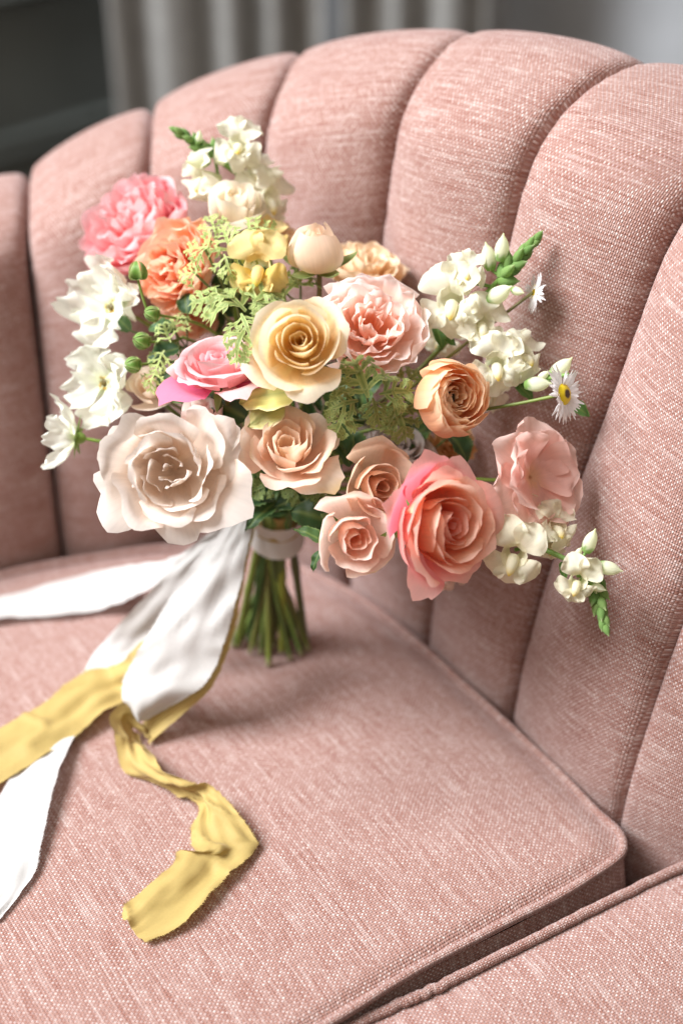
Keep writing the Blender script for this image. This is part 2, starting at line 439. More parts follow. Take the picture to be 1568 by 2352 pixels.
GREENS = [(0.17, 0.26, 0.04), (0.10, 0.22, 0.05), (0.23, 0.31, 0.05), (0.10, 0.15, 0.03), (0.16, 0.14, 0.05), (0.28, 0.36, 0.07)]
def add_stem(th, d0, base=None, r=0.0017, col=None, back=0.0):
    i = stem_count[0]; stem_count[0] += 1
    I = imat(th)
    start = th.location.copy() if base is None else base
    c = col or GREENS[i % len(GREENS)]
    pts = [I @ p for p in crom(stem_path(start, d0, i), 3)]
    return tube('stem', pts, lambda t: r * (0.85 + 0.35 * t) * (1 + 0.35 * exp(-(((t * 7 + i * 0.37) % 1 - 0.5) / 0.07) ** 2)), STEM, th, 7, lambda t: mix(mix(c, GREENS[(i + 2) % 6], 0.5 + 0.5 * sin(t * 9 + i)), (0.55, 0.56, 0.32), smooth(0.975, 0.995, t)))

def cupped(name, th, prof, a0, Wd, colf, seed, nu=13, nv=11, cut=0.28, cpow=2.6, point=0.03, curl=0.0, vc=0.72, ruf=0.0, rfreq=5, spir=0.05, lump=0.02, R=1.0, tilt=0.0, flatten=0.0, mat=None, wbase=0.42):
    """one petal wrapped round the flower's axis; prof is a bezier of (radius, height)"""
    vs_, cs, uv = [], [], []
    for j in range(nv):
        v = j / (nv - 1)
        ws = wbase + (1 - wbase) * sin(min(1, v * 1.25) * pi / 2)
        for i in range(nu):
            u = -1 + 2 * i / (nu - 1)
            ve = v * (1 - cut * abs(u) ** cpow) + point * exp(-(u / 0.16) ** 2) * v ** 5
            ve += 0.05 * v ** 3 * nz(u * 1.9 + seed, seed * 1.3) + 0.022 * v ** 8 * nz(u * 7.5 + seed * 4, seed)
            ro, z = bez(prof, min(ve, 1.08))
            th_ = a0 + u * Wd * ws
            ro *= (1 + spir * u)
            t = max(0, (ve - vc) / (1 - vc))
            if curl:
                cc = curl * (0.55 + 0.75 * abs(u) ** 1.5) * (1 + 0.5 * nz(seed * 2.1, u * 1.3))
                ro += cc * t * t * R; z -= cc * t ** 3 * 0.75 * R
            if ruf:
                w = ruf * R * v ** 2.2 * (sin(rfreq * u + seed * 3) * 0.6 + nz(u * rfreq * 0.6 + seed * 5, v * 2) * 0.9)
                ro += w; z += w * 0.35 * sin(seed * 7 + u * 3)
            lp = lump * R * v * nz(u * 1.6 + seed * 9, v * 2.2 + seed)
            ro += lp; z += lp * 0.5
            x, y = ro * cos(th_), ro * sin(th_)
            if flatten:
                # straighten the petal across its width
                pr = ro * cos(u * Wd * ws); tg = ro * sin(u * Wd * ws)
                pr = lerp(pr, ro * (1 - 0.12 * u * u), flatten)
                x = pr * cos(a0) - tg * sin(a0); y = pr * sin(a0) + tg * cos(a0)
            if tilt:
                # lean the petal away from the axis
                c_, s_ = cos(a0), sin(a0)
                rad = x * c_ + y * s_; tg = -x * s_ + y * c_
                rad2 = rad * cos(tilt) + z * sin(tilt); z = z * cos(tilt) - rad * sin(tilt)
                x = rad2 * c_ - tg * s_; y = rad2 * s_ + tg * c_
            vs_.append((x, y, z)); cs.append(colf(u, ve)); uv.append(((u + 1) / 2, ve))
    return mesh(name, vs_, gridfaces(nu, nv), mat or PET, th, cs, uv)

def blade(name, parent, prof, a0, Wd, colf, seed, nu=9, nv=9, cup=0.0, ruf=0.0, rfreq=5, tip=1.0, wpow=0.6, twist=0.0, mat=None, R=1.0, serr=0.0, origin=(0, 0, 0), basis=None, notch=0.0):
    """one flat-ish petal, sepal or leaf growing out from the axis along a bezier (radius, height)"""
    vs_, cs, uv = [], [], []
    c_, s_ = cos(a0), sin(a0)
    for j in range(nv):
        v = j / (nv - 1)
        ws = max(0.0, sin(pi * (0.06 + 0.94 * v ** 0.8) * (1 - 0.18 * tip) if tip < 1 else pi * (0.05 + 0.95 * v ** wpow))) ** 0.75
        if tip < 1: ws = (0.25 + 0.75 * smooth(0, 0.55, v)) * sqrt(max(0.0, 1 - max(0, (v - 0.55) / 0.45) ** 2 * (1 - tip)))
        for i in range(nu):
            u = -1 + 2 * i / (nu - 1)
            ve = v
            if tip < 1: ve = v * (1 - 0.16 * abs(u) ** 2.5) - notch * v ** 4 * exp(-(u / 0.22) ** 2)
            ro, z = bez(prof, ve)
            w = u * Wd * ws
            if serr: w *= 1 + serr * ((j % 2) * 2 - 1) * (abs(u) > 0.8)
            zz = z + cup * (u * ws) ** 2 * Wd
            if ruf: zz += ruf * R * (0.25 + v) * abs(u) ** 0.7 * sin(rfreq * v * 3 + seed * 5 + u * 2) * 0.6 + ruf * R * v * nz(u * 2 + seed * 3, v * 3 + seed)
            if twist: zz += twist * w * v
            x, y = ro * c_ - w * s_, ro * s_ + w * c_
            p = Vector((x, y, zz))
            if basis: p = basis @ p
            vs_.append(p + Vector(origin)); cs.append(colf(u, v)); uv.append(((u + 1) / 2, v))
    return mesh(name, vs_, gridfaces(nu, nv), mat or PET, parent, cs, uv)

def aim(c, d, zc, spin=0.0):
    """location and rotation for a flower whose face centre is at c, looking along d"""
    q = d.to_track_quat('Z', 'Y') @ Quaternion((0, 0, 1), spin)
    return c - d * zc, q

def sepals(th, R, n=5, col=(0.16, 0.26, 0.05), rc=0.22, drop=-0.35, ln=0.75):
    for k in range(n):
        a = k * 2 * pi / n + 0.3
        blade('sepal', th, [(0.02 * R, -0.02 * R), (rc * R, -0.04 * R), ((rc + 0.3 * ln) * R, drop * 0.4 * R), ((rc + 0.45 * ln) * R, drop * R)], a, 0.11 * R, lambda u, v: mix(col, (0.22, 0.33, 0.09), abs(u)), k + R * 99, 5, 8, cup=0.4, mat=LEAF)
    # receptacle
    pts = [Vector((0, 0, z * R)) for z in (-0.20, -0.16, -0.09, -0.04, -0.02)]
    tube('receptacle', pts, lambda t: R * (0.05 + 0.11 * sin(min(1, t * 1.1) * pi * 0.62)), STEM, th, 10, lambda t: col)

def rose(name, label, px, py, rpx, depth, d, pal, n=26, seed=1, r0=0.07, pw=1.15, Hh=0.95, drop=0.45, Win=2.3, Wout=0.85, curl=0.2, cstart=0.35, ruf=0.0, lump=0.03, point=0.04, belly=0.78, spin=0.0, zc=0.55, group=None, outer=None, squash=None, cat='rose', cut=0.26, tmax=1.0, stem=True, flat=0.55, rfreq=5, jit=0.09, stcol=None, sep=True, gamma_w=0.8, tj=0.06):
    random.seed(seed * 17)
    R = rpx * depth / FPX
    c = P(px, py, depth); d = D3(*d)
    loc, q = aim(c, d, zc * R, spin)
    th = thing(name, label, cat, loc, q, group)
    for k in range(n):
        t = k / (n - 1) * tmax
        rt = R * (r0 + (1 - r0) * t ** pw) * (1 + random.uniform(-jit, jit))
        h = Hh * R * (0.80 + 0.22 * sin(pi * min(1, t * 0.95)) - drop * t ** 2.6) * (1 + random.uniform(-0.5, 0.5) * jit)
        rm = rt * lerp(1.25, belly, t ** 0.7) + R * 0.03 * (1 - t)
        Wd = lerp(Win, Wout, t ** gamma_w) * random.uniform(0.92, 1.08)
        cl = curl * (0.12 + 0.88 * smooth(cstart, 1.0, t)) * random.uniform(0.6, 1.4)
        prof = [(0.0, 0.012 * R), (rm * 0.95 + 0.02 * R, 0.02 * R), (rm, h * 0.6), (rt, h)]
        tl = random.uniform(-tj, tj) * min(1, t * 2)
        a0 = k * 2.39996 + random.uniform(-0.28, 0.28)
        f = (lambda t_, k_: (lambda u, v: pal(t_, u, v, k_)))(t, k)
        cupped('petal', th, prof, a0, Wd, f, seed * 3.7 + k * 1.31, nu=15 if t > 0.2 else 17, nv=12, cut=cut * lerp(0.25, 1, t), point=point * t, curl=cl, ruf=ruf * lerp(0.5, 1, t), lump=lump * lerp(0.3, 1, t), R=R, spir=lerp(0.16, 0.05, t), flatten=flat * (0.25 + 0.75 * t), rfreq=rfreq, tilt=tl)
    if sep: sepals(th, R)
    if stem: add_stem(th, d, col=stcol)
    return th, R

def pal_simple(inner, mid, edge, tin=0.0, tint=None, tipw=0.35, rim=None):
    def f(t, u, v, k):
        c = mix(inner, mid, smooth(0.0, 0.75, t))
        c = mix(c, edge, smooth(1 - tipw, 1.0, v) * (0.35 + 0.65 * t))
        if tint: c = mix(c, tint, (1 - smooth(0.1, 0.6, v)) * 0.8)
        if rim: c = mix(c, rim, smooth(0.90, 1.0, v) * smooth(-0.1, 0.3, nz(u * 2.2 + k * 5.1, k * 2.3)) * smooth(0.4, 0.8, t))
        j = 0.06 * nz(k * 1.7, 3.3)
        return tuple(max(0, x * (1 + j)) for x in c)
    return f

# ------------------------------------------------------------------ the flowers
CREAM = (0.85, 0.82, 0.62); WHITE = (0.88, 0.87, 0.82); YEL = (0.85, 0.60, 0.04)
# --- big roses
rose('rose', 'butter yellow rose with a tight spiral centre, in front of the frilly blush flower', 690, 787, 118, 0.742, (-0.04, 0.12, 1),
     pal_simple((0.76, 0.50, 0.10), (0.90, 0.68, 0.32), (0.91, 0.82, 0.62), tint=(0.86, 0.56, 0.15)), n=23, seed=3, r0=0.05, pw=1.2, Hh=1.08, drop=0.30, Win=1.9, Wout=0.74, curl=0.26, belly=0.86, cstart=0.40, point=0.07, spin=0.9, lump=0.06)
def pal_coral(t, u, v, k):
    c = mix((0.88, 0.17, 0.07), (0.93, 0.46, 0.25), smooth(0, 0.35, t))
    c = mix(c, (0.90, 0.38, 0.31), smooth(0.5, 0.85, t))
    c = mix(c, (0.80, 0.13, 0.19), smooth(0.70, 0.95, t) * (1 if k % 3 else 0.5))
    return mix(c, (0.91, 0.54, 0.45), smooth(0.75, 1.0, v) * 0.6)
rose('rose', 'large coral pink rose with layered pointed petals, beside the lower white snapdragon', 1022, 1208, 154, 0.742, (0.60, -0.05, 0.80), pal_coral, n=36, seed=8, r0=0.04, pw=0.92, Hh=0.92, drop=0.20, Win=1.3, Wout=0.54, curl=0.24, cstart=0.1, point=0.08, spin=0.3, lump=0.06, zc=0.55, cut=0.30, belly=0.86)
def pal_mauve(t, u, v, k):
    c = mix((0.80, 0.12, 0.18), (0.85, 0.38, 0.38), smooth(0, 0.4, t))
    c = mix(c, (0.85, 0.58, 0.60), smooth(0.75, 1.0, v))
    return mix(c, mix((0.70, 0.04, 0.15), (0.80, 0.14, 0.27), smooth(0.2, 1, v)), smooth(0.88, 0.97, t))
rose('rose', 'mauve pink rose with stacked petals and hot pink outer ones, left of the yellow rose', 503, 828, 120, 0.775, (-0.10, 0.78, 0.60), pal_mauve, n=30, seed=12, r0=0.05, pw=0.95, Hh=0.78, drop=0.45, Win=1.5, Wout=0.58, curl=0.30, cstart=0.1, point=0.10, spin=0.3, lump=0.05, zc=0.5)
def pal_white(t, u, v, k):
    c = mix((0.70, 0.50, 0.34), (0.78, 0.64, 0.52), smooth(0.0, 0.6, v)); return mix(c, (0.79, 0.70, 0.63), smooth(0.6, 1.0, v))
# --- spray roses
pb = pal_simple((0.84, 0.58, 0.36), (0.86, 0.58, 0.42), (0.87, 0.70, 0.55), tint=(0.80, 0.46, 0.28), rim=(0.66, 0.44, 0.18))
rose('spray_rose', 'peach beige spray rose with ruffled rim, under the yellow rose', 660, 1018, 118, 0.765, (0.0, 0.50, 0.86), pb, n=19, seed=31, r0=0.10, pw=1.1, Hh=0.8, drop=0.4, Win=1.5, Wout=0.72, curl=0.24, cstart=0.3, ruf=0.035, lump=0.07, point=0.03, zc=0.55, rfreq=7)
pt = pal_simple((0.72, 0.42, 0.24), (0.74, 0.47, 0.30), (0.82, 0.60, 0.42), rim=(0.60, 0.38, 0.15))
rose('spray_rose', 'tan spray rose half opened, left of the large coral rose', 868, 1114, 94, 0.765, (0.30, -0.12, 0.92), pt, n=12, seed=37, r0=0.14, pw=1.3, Hh=1.25, drop=0.16, Wout=0.95, curl=0.24, belly=0.98, cstart=0.25, ruf=0.05, lump=0.10, point=0.05, zc=0.6)
pl_ = pal_simple((0.86, 0.46, 0.30), (0.88, 0.62, 0.50), (0.88, 0.74, 0.62), rim=(0.66, 0.58, 0.24))
rose('spray_rose', 'pale blush spray rose with crinkled rim, lowest of the small roses', 812, 1236, 96, 0.752, (0.22, -0.22, 0.95), pl_, n=12, seed=41, r0=0.13, pw=1.3, Hh=1.15, drop=0.20, Wout=0.95, curl=0.16, belly=1.0, cstart=0.3, ruf=0.05, lump=0.10, point=0.05, zc=0.62, rfreq=9)
pg = pal_simple((0.50, 0.38, 0.32), (0.52, 0.42, 0.37), (0.60, 0.51, 0.46))
rose('rose', 'dusky taupe rose half hidden behind the tan spray rose', 905, 1030, 105, 0.825, (0.25, 0.75, 0.6), pg, n=22, seed=44, r0=0.08, pw=1.0, Hh=0.9, drop=0.4, Wout=0.6, curl=0.3, cstart=0.2, lump=0.05, point=0.06)
pc = pal_simple((0.84, 0.72, 0.50), (0.86, 0.74, 0.55), (0.87, 0.78, 0.64))
rose('rose_bud', 'cream rose bud just opening in front of the top white snapdragon', 537, 468, 66, 0.83, (0.05, 0.55, 0.83), pc, n=12, seed=51, r0=0.12, pw=1.5, Hh=1.5, drop=0.30, Wout=1.15, curl=0.10, cstart=0.5, lump=0.08, point=0.06, belly=1.05, zc=0.8, cat='rose bud')
rose('rose_bud', 'blush rose bud tucked behind the ivory garden rose', 468, 950, 58, 0.79, (0.1, 0.75, 0.55), pal_simple((0.80, 0.55, 0.44), (0.84, 0.66, 0.56), (0.86, 0.74, 0.68)), n=11, seed=53, r0=0.1, pw=1.4, Hh=1.5, drop=0.3, Wout=1.1, curl=0.1, cstart=0.5, lump=0.08, belly=1.05, zc=0.9, cat='rose bud')
rose('rose_bud', 'peach cream bud between the white anemones and the mauve rose', 338, 885, 52, 0.815, (-0.2, 0.3, 0.9), pal_simple((0.84, 0.60, 0.40), (0.86, 0.68, 0.50), (0.87, 0.76, 0.60)), n=11, seed=57, r0=0.1, pw=1.4, Hh=1.4, drop=0.3, Wout=1.1, curl=0.12, cstart=0.5, lump=0.08, belly=1.0, zc=0.9, cat='rose bud')

# --- frilly many-petalled flowers
def frilly(name, label, px, py, rpx, depth, d, pal, n=60, seed=1, Hh=0.8, open_=1.0, ruf=0.08, cat='flower', zc=0.5, Wd=0.42, rfreq=8, spin=0.0, cup=0.6, lump=0.08, inner=0.1, stcol=None):
    random.seed(seed * 13)
    R = rpx * depth / FPX; c = P(px, py, depth); d = D3(*d)
    loc, q = aim(c, d, zc * R, spin); th = thing(name, label, cat, loc, q)
    for k in range(n):
        t = k / (n - 1)
        ang = lerp(0.10, 1.25, t ** 0.8) * open_ + random.uniform(-0.10, 0.10)       # lean from the axis
        Lr = R * lerp(0.80, 1.0, t) * random.uniform(0.9, 1.08)
        rt = Lr * sin(ang) + inner * R * random.uniform(0, 1) * (1 - t); h = Lr * cos(ang) * Hh + 0.12 * R
        rm = rt * lerp(0.75, 1.02, t) + 0.05 * R
        prof = [(0.04 * R, 0), (rm * 0.8, 0.0 + 0.02 * R), (rm * 1.05, h * lerp(0.5, 0.75, cup)), (rt * 0.98, h)]
        f = (lambda t_, k_: (lambda u, v: pal(t_, u, v, k_)))(t, k)
        cupped('petal', th, prof, k * 2.39996 + random.uniform(-0.3, 0.3), Wd * random.uniform(0.8, 1.3) * lerp(1.9, 1.0, t ** 0.5), f, seed * 2.3 + k * 1.7, nu=13, nv=10, cut=0.22, cpow=3, point=-0.03 * random.random(), ruf=ruf, rfreq=rfreq, lump=lump, R=R, spir=random.uniform(-0.12, 0.12), curl=random.uniform(-0.05, 0.10), wbase=0.3)
    sepals(th, R); add_stem(th, d, col=stcol)
    return th
def pal_blush(t, u, v, k):
    c = mix((0.94, 0.40, 0.18), (0.94, 0.60, 0.44), smooth(0.05, 0.5, t)); c = mix(c, (0.95, 0.86, 0.84), smooth(0.35, 0.9, v) * lerp(0.5, 1, t))
    return c
frilly('garden_rose', 'pale blush frilly garden rose, largest bloom behind the yellow rose', 856, 738, 146, 0.775, (0.10, 0.30, 0.95), pal_blush, n=40, seed=2, Hh=0.70, ruf=0.06, Wd=0.52, rfreq=7, cat='garden rose', open_=0.95, spin=0.4, lump=0.10)
def pal_peony(t, u, v, k):
    c = mix((0.90, 0.24, 0.22), (0.91, 0.30, 0.36), t); return mix(c, (0.93, 0.62, 0.63), smooth(0.5, 1.0, v) * 0.85)
frilly('peony', 'bright pink ruffled peony at the top, touching the coral ranunculus', 297, 512, 140, 0.865, (-0.45, 0.40, 0.8), pal_peony, n=52, seed=5, Hh=1.0, ruf=0.09, cat='peony', open_=1.15, Wd=0.5, rfreq=6, lump=0.14)
def pal_cr(t, u, v, k):
    c = mix((0.92, 0.28, 0.09), (0.93, 0.42, 0.20), t); return mix(c, (0.94, 0.66, 0.46), smooth(0.5, 1.0, v) * 0.85)
frilly('ranunculus', 'coral orange ranunculus with folded petals, below the pink peony', 398, 612, 112, 0.825, (-0.45, 0.05, 0.9), pal_cr, n=38, seed=9, Hh=0.95, ruf=0.08, cat='ranunculus', open_=1.0, Wd=0.62, rfreq=5, lump=0.15)
def pal_ph(t, u, v, k): return mix((0.86, 0.58, 0.30), (0.88, 0.68, 0.44), smooth(0.5, 1, v))
frilly('ranunculus', 'peach ruffled flower half hidden behind the frilly blush flower', 845, 600, 100, 0.85, (0.25, 0.75, 0.6), pal_ph, n=30, seed=15, ruf=0.09, cat='ranunculus', open_=1.1, Wd=0.6, rfreq=6)
frilly('carnation', 'small peach ruffled flower behind the yellow snapdragon', 636, 535, 55, 0.855, (0.3, 0.5, 0.8), pal_ph, n=24, seed=16, ruf=0.12, cat='carnation', open_=1.2, Wd=0.5)
frilly('ranunculus', 'orange peach bloom peeping out beneath the coral ranunculus', 425, 705, 80, 0.85, (-0.3, -0.3, 0.9), lambda t, u, v, k: mix((0.86, 0.34, 0.16), (0.88, 0.54, 0.36), v), n=24, seed=18, ruf=0.07, cat='ranunculus', Wd=0.7)
frilly('carnation', 'shaded amber flower hidden behind the peach ranunculus', 1040, 1020, 60, 0.85, (0.3, 0.2, 0.9), lambda t, u, v, k: mix((0.62, 0.28, 0.06), (0.74, 0.42, 0.16), v), n=22, seed=19, ruf=0.1, cat='carnation', Wd=0.55)
frilly('carnation', 'pale peach bloom showing below the large coral rose', 1010, 1318, 66, 0.81, (0.1, -0.5, 0.8), lambda t, u, v, k: mix((0.80, 0.50, 0.36), (0.84, 0.68, 0.56), v), n=22, seed=23, ruf=0.08, cat='carnation', Wd=0.6)

rose('garden_rose', 'large ivory white garden rose with loose open petals, above the white ribbon', 390, 1080, 156, 0.752, (-0.06, 0.0, 1.0), pal_white, n=26, seed=33, r0=0.06, pw=0.78, Hh=0.78, drop=0.34, Win=1.0, Wout=0.62, curl=0.26, cstart=0.1, ruf=0.02, lump=0.20, point=0.05, spin=2.4, zc=0.46, rfreq=4, jit=0.18, gamma_w=0.5, cut=0.24, tj=0.22, flat=0.45, cat='garden rose')

# --- peach ranunculus: tight thin shells, open on one side
def pal_ran(t, u, v, k):
    c = mix((0.90, 0.42, 0.10), (0.92, 0.50, 0.24), smooth(0.1, 0.6, t)); return mix(c, (0.93, 0.66, 0.40), smooth(0.7, 1.0, v))
th, R = rose('ranunculus', 'apricot globe ranunculus with thin wrapped petals, right of the blush flower', 1026, 914, 112, 0.77, (0.50, 0.0, 0.86), pal_ran, n=40, seed=61, r0=0.07, pw=0.9, Hh=1.02, drop=0.05, Win=0.8, Wout=0.95, curl=0.0, lump=0.07, ruf=0.03, point=-0.02, belly=1.32, zc=0.5, tmax=0.62, cat='ranunculus', cut=0.16, rfreq=6)
tube('centre', [Vector((0, 0, z * R)) for z in (0.3, 0.55, 0.66, 0.70)], lambda t: R * 0.13 * (1 - t ** 4 * 0.8), STEM, th, 10, lambda t: (0.03, 0.03, 0.015))
# closed ranunculus bud
th, R = rose('ranunculus_bud', 'round closed ranunculus bud with green sepals, above the yellow rose', 728, 580, 108, 0.80, (-0.10, 0.80, 0.6), pal_simple((0.80, 0.60, 0.38), (0.86, 0.66, 0.46), (0.87, 0.62, 0.46)), n=14, seed=63, r0=0.03, pw=1.6, Hh=0.95, drop=0.0, Win=1.2, Wout=1.1, curl=0.0, lump=0.04, point=0.0, belly=2.1, zc=0.42, cat='flower bud', cut=0.1, tmax=0.55, sep=False)
for k in range(5):
    blade('sepal', th, [(0.06 * R, 0.0), (0.45 * R, -0.06 * R), (0.75 * R, 0.1 * R), (0.88 * R, 0.3 * R)], k * 1.257 + 0.2, 0.20 * R, lambda u, v: mix((0.20, 0.30, 0.06), (0.42, 0.50, 0.22), abs(u)), k * 1.3, 7, 8, cup=0.5, mat=LEAF)

# --- open five-petalled flowers
def openflower(name, label, px, py, rpx, depth, d, colf, n, prof, Wd, cat, seed, spin=0.0, zc=0.25, centre=None, ruf=0.10, tip=0.35, group=None, rows=1, stem=True, jit=0.15, cup=0.3, stcol=None):
    random.seed(seed)
    R = rpx * depth / FPX; c = P(px, py, depth); d = D3(*d)
    loc, q = aim(c, d, zc * R, spin); th = thing(name, label, cat, loc, q, group)
    for k in range(n):
        row = k % rows
        sc = 1 - 0.16 * row; lift = 0.10 * row
        pr = [(a * R * sc, (b + lift + random.uniform(-0.5, 0.5) * jit * (i / 3)) * R) for i, (a, b) in enumerate(prof)]
        blade('petal', th, pr, k * 2 * pi / n + random.uniform(-jit, jit), Wd * R * random.uniform(0.88, 1.12), colf, seed + k * 1.9, 11, 11, cup=cup * random.uniform(0.2, 1.2), ruf=ruf, tip=tip, R=R, rfreq=3)
    if centre: centre(th, R)
    sepals(th, R, col=(0.22, 0.34, 0.06), rc=0.15, drop=-0.05, ln=0.9)
    if stem: add_stem(th, d, r=0.0012, col=stcol)
    return th, R
def eye(th, R):
    R = R * 0.62
    tube('centre', [Vector((0, 0, z * R)) for z in (0.0, 0.16, 0.24, 0.27)], lambda t: R * (0.15 - 0.09 * t ** 3), STEM, th, 12, lambda t: (0.10, 0.07, 0.01))
    random.seed(4)
    for k in range(16):
        a = k * 2 * pi / 16; r = R * random.uniform(0.17, 0.23)
        p0 = Vector((cos(a) * R * 0.1, sin(a) * R * 0.1, 0.03 * R)); p1 = Vector((cos(a) * r, sin(a) * r, R * random.uniform(0.16, 0.26)))
        tube('stamen', [p0, p0.lerp(p1, 0.6), p1, p1 + Vector((0, 0, 0.05 * R))], lambda t: R * (0.012 + 0.022 * (t > 0.6)), STEM, th, 5, lambda t: mix((0.5, 0.42, 0.1), (0.55, 0.32, 0.02), t))
cw = lambda u, v: mix((0.66, 0.70, 0.36), (0.83, 0.83, 0.71), smooth(0.0, 0.35, v))
pw_ = [(0.05, 0.02), (0.42, 0.02), (0.78, 0.16), (0.98, 0.46)]
openflower('white_anemone', 'white open flower with a dark golden eye, under the pink peony', 246, 702, 112, 0.835, (-0.58, 0.12, 0.8), cw, 8, pw_, 0.42, 'flower', 3, 0.4, centre=eye, ruf=0.34, rows=2, jit=0.55, cup=0.7)
openflower('white_anemone', 'white open flower with a dark golden eye, above the ivory garden rose', 232, 880, 108, 0.825, (-0.50, -0.12, 0.85), cw, 8, pw_, 0.42, 'flower', 8, 1.2, centre=eye, ruf=0.34, rows=2, jit=0.55, cup=0.7)
openflower('white_anemone', 'white flower turned away showing its green sepals, out to the left of the bouquet', 128, 998, 100, 0.825, (-0.86, 0.12, 0.0), cw, 9, [(0.05, 0.02), (0.45, 0.1), (0.75, 0.35), (0.95, 0.60)], 0.25, 'flower', 11, 0.4, ruf=0.12, rows=2, zc=0.5, stcol=(0.2, 0.32, 0.05))
def pal_lis(u, v): return mix((0.86, 0.52, 0.28), mix((0.86, 0.44, 0.36), (0.88, 0.56, 0.48), v), smooth(0, 0.3, v))
openflower('lisianthus', 'salmon pink open flower with broad silky petals, below the white daisy', 1232, 1095, 140, 0.775, (0.62, 0.10, 0.78), pal_lis, 12, [(0.04, 0.0), (0.35, 0.10), (0.7, 0.20), (1.02, 0.22)], 0.50, 'flower', 13, 0.2, ruf=0.11, rows=2, zc=0.25, jit=0.3, cup=0.5)

# --- daisies
def daisy(label, px, py, rpx, depth, d, seed, stem_from):
    random.seed(seed)
    R = rpx * depth / FPX; c = P(px, py, depth); d = D3(*d)
    loc, q = aim(c, d, 0.1 * R); th = thing('daisy', label, 'daisy', loc, q, None)
    for k in range(46):
        row = k % 3; sc = [1.0, 0.9, 0.72][row] * random.uniform(0.88, 1.05); up = [0.0, 0.12, 0.26][row] + random.uniform(-0.08, 0.08)
        blade('petal', th, [(0.16 * R, 0.02 * R), (0.45 * R * sc, 0.05 * R), (0.75 * R * sc, up * 0.6 * R), (R * sc, up * R)], k * 2 * pi / 46 * 5 + random.uniform(-0.06, 0.06), 0.075 * R, lambda u, v: (0.88, 0.87, 0.88), k, 5, 7, cup=0.5, ruf=0.02, tip=0.2, R=R)
    vs_, cs = [(0, 0, 0.17 * R)], [(0.05, 0.03, 0.01)]
    for j in range(1, 7):
        for i in range(20):
            a = i * 2 * pi / 20; f = j / 6
            vs_.append((cos(a) * 0.34 * R * f, sin(a) * 0.34 * R * f, R * (0.17 - 0.13 * f ** 3 + 0.02 * random.random()))); cs.append((0.05, 0.03, 0.01) if f < 0.35 else (0.86, 0.66, 0.02))
    fs = [(0, 1 + i, 1 + (i + 1) % 20) for i in range(20)] + [(1 + j * 20 + i, 1 + j * 20 + 20 + i, 1 + j * 20 + 20 + (i + 1) % 20, 1 + j * 20 + (i + 1) % 20) for j in range(5) for i in range(20)]
    mesh('disc', vs_, fs, STEM, th, cs)
    add_stem(th, d if stem_from is None else (c - P(*stem_from)).normalized(), r=0.0011, col=(0.26, 0.30, 0.05))
    return th
daisy('white daisy with yellow centre on a curving stem, above the salmon pink flower', 1298, 905, 74, 0.765, (0.72, 0.05, 0.69), 3, (1060, 965, 0.79))
daisy('white daisy turned away, behind the tip of the upper white snapdragon', 1228, 672, 52, 0.795, (0.86, -0.1, -0.3), 9, (1140, 740, 0.80))

# --- snapdragons: a stem carrying florets, green buds at the tip
def snap_floret(th, base, face, up, s, seed, ctop, cbot, cpal):
    """floret: tube, two upper and three lower lobes, a yellow palate"""
    random.seed(seed)
    z = face.normalized(); y = (up - z * up.dot(z)).normalized(); x = y.cross(z)
    M = Matrix((x, y, z)).transposed()
    I = imat(th); M3 = I.to_3x3() @ M; o = I @ base
    pts = [o + M3 @ Vector((0, 0, t * s)) for t in (-0.9, -0.6, -0.3, -0.05, 0.1)]
    tb = tube('floret', pts, lambda t: s * (0.16 + 0.22 * t), PET, th, 10, lambda t: mix((0.60, 0.68, 0.34), ctop, t), False)
    def lobe(a, ln, w, back, k):
        blade('petal', tb, [(0.22 * s, -0.1 * s), (0.42 * s, 0.28 * s), (0.75 * ln * s, (0.30 - back * 0.3) * s), (ln * s, (0.05 - back) * s)], a, w * s, lambda u, v: mix(cbot if a < 0 else ctop, ctop, v), seed + k * 2.1, 9, 8, cup=0.2, ruf=0.26, tip=0.35, R=s, rfreq=3, origin=o, basis=M3)
    lobe(pi / 2 + 0.5, 1.12, 0.56, 0.1 + 0.35 * random.random(), 1); lobe(pi / 2 - 0.5, 1.12, 0.56, 0.1 + 0.35 * random.random(), 2)
    for k, a in enumerate((-pi / 2, -pi / 2 + 0.95, -pi / 2 - 0.95)): lobe(a, 0.92, 0.46, 0.30 + 0.4 * random.random(), k + 4)
    pp = [o + M3 @ Vector((0, -0.10 * s - 0.12 * s * k_, t * s)) for k_, t in enumerate((-0.1, 0.10, 0.17, 0.20, 0.21))]
    tube('palate', pp, lambda t: s * 0.17 * sqrt(max(0.02, 1 - t ** 2)), PET, tb, 10, lambda t: mix(ctop, cpal, smooth(0.55, 1.0, t)))
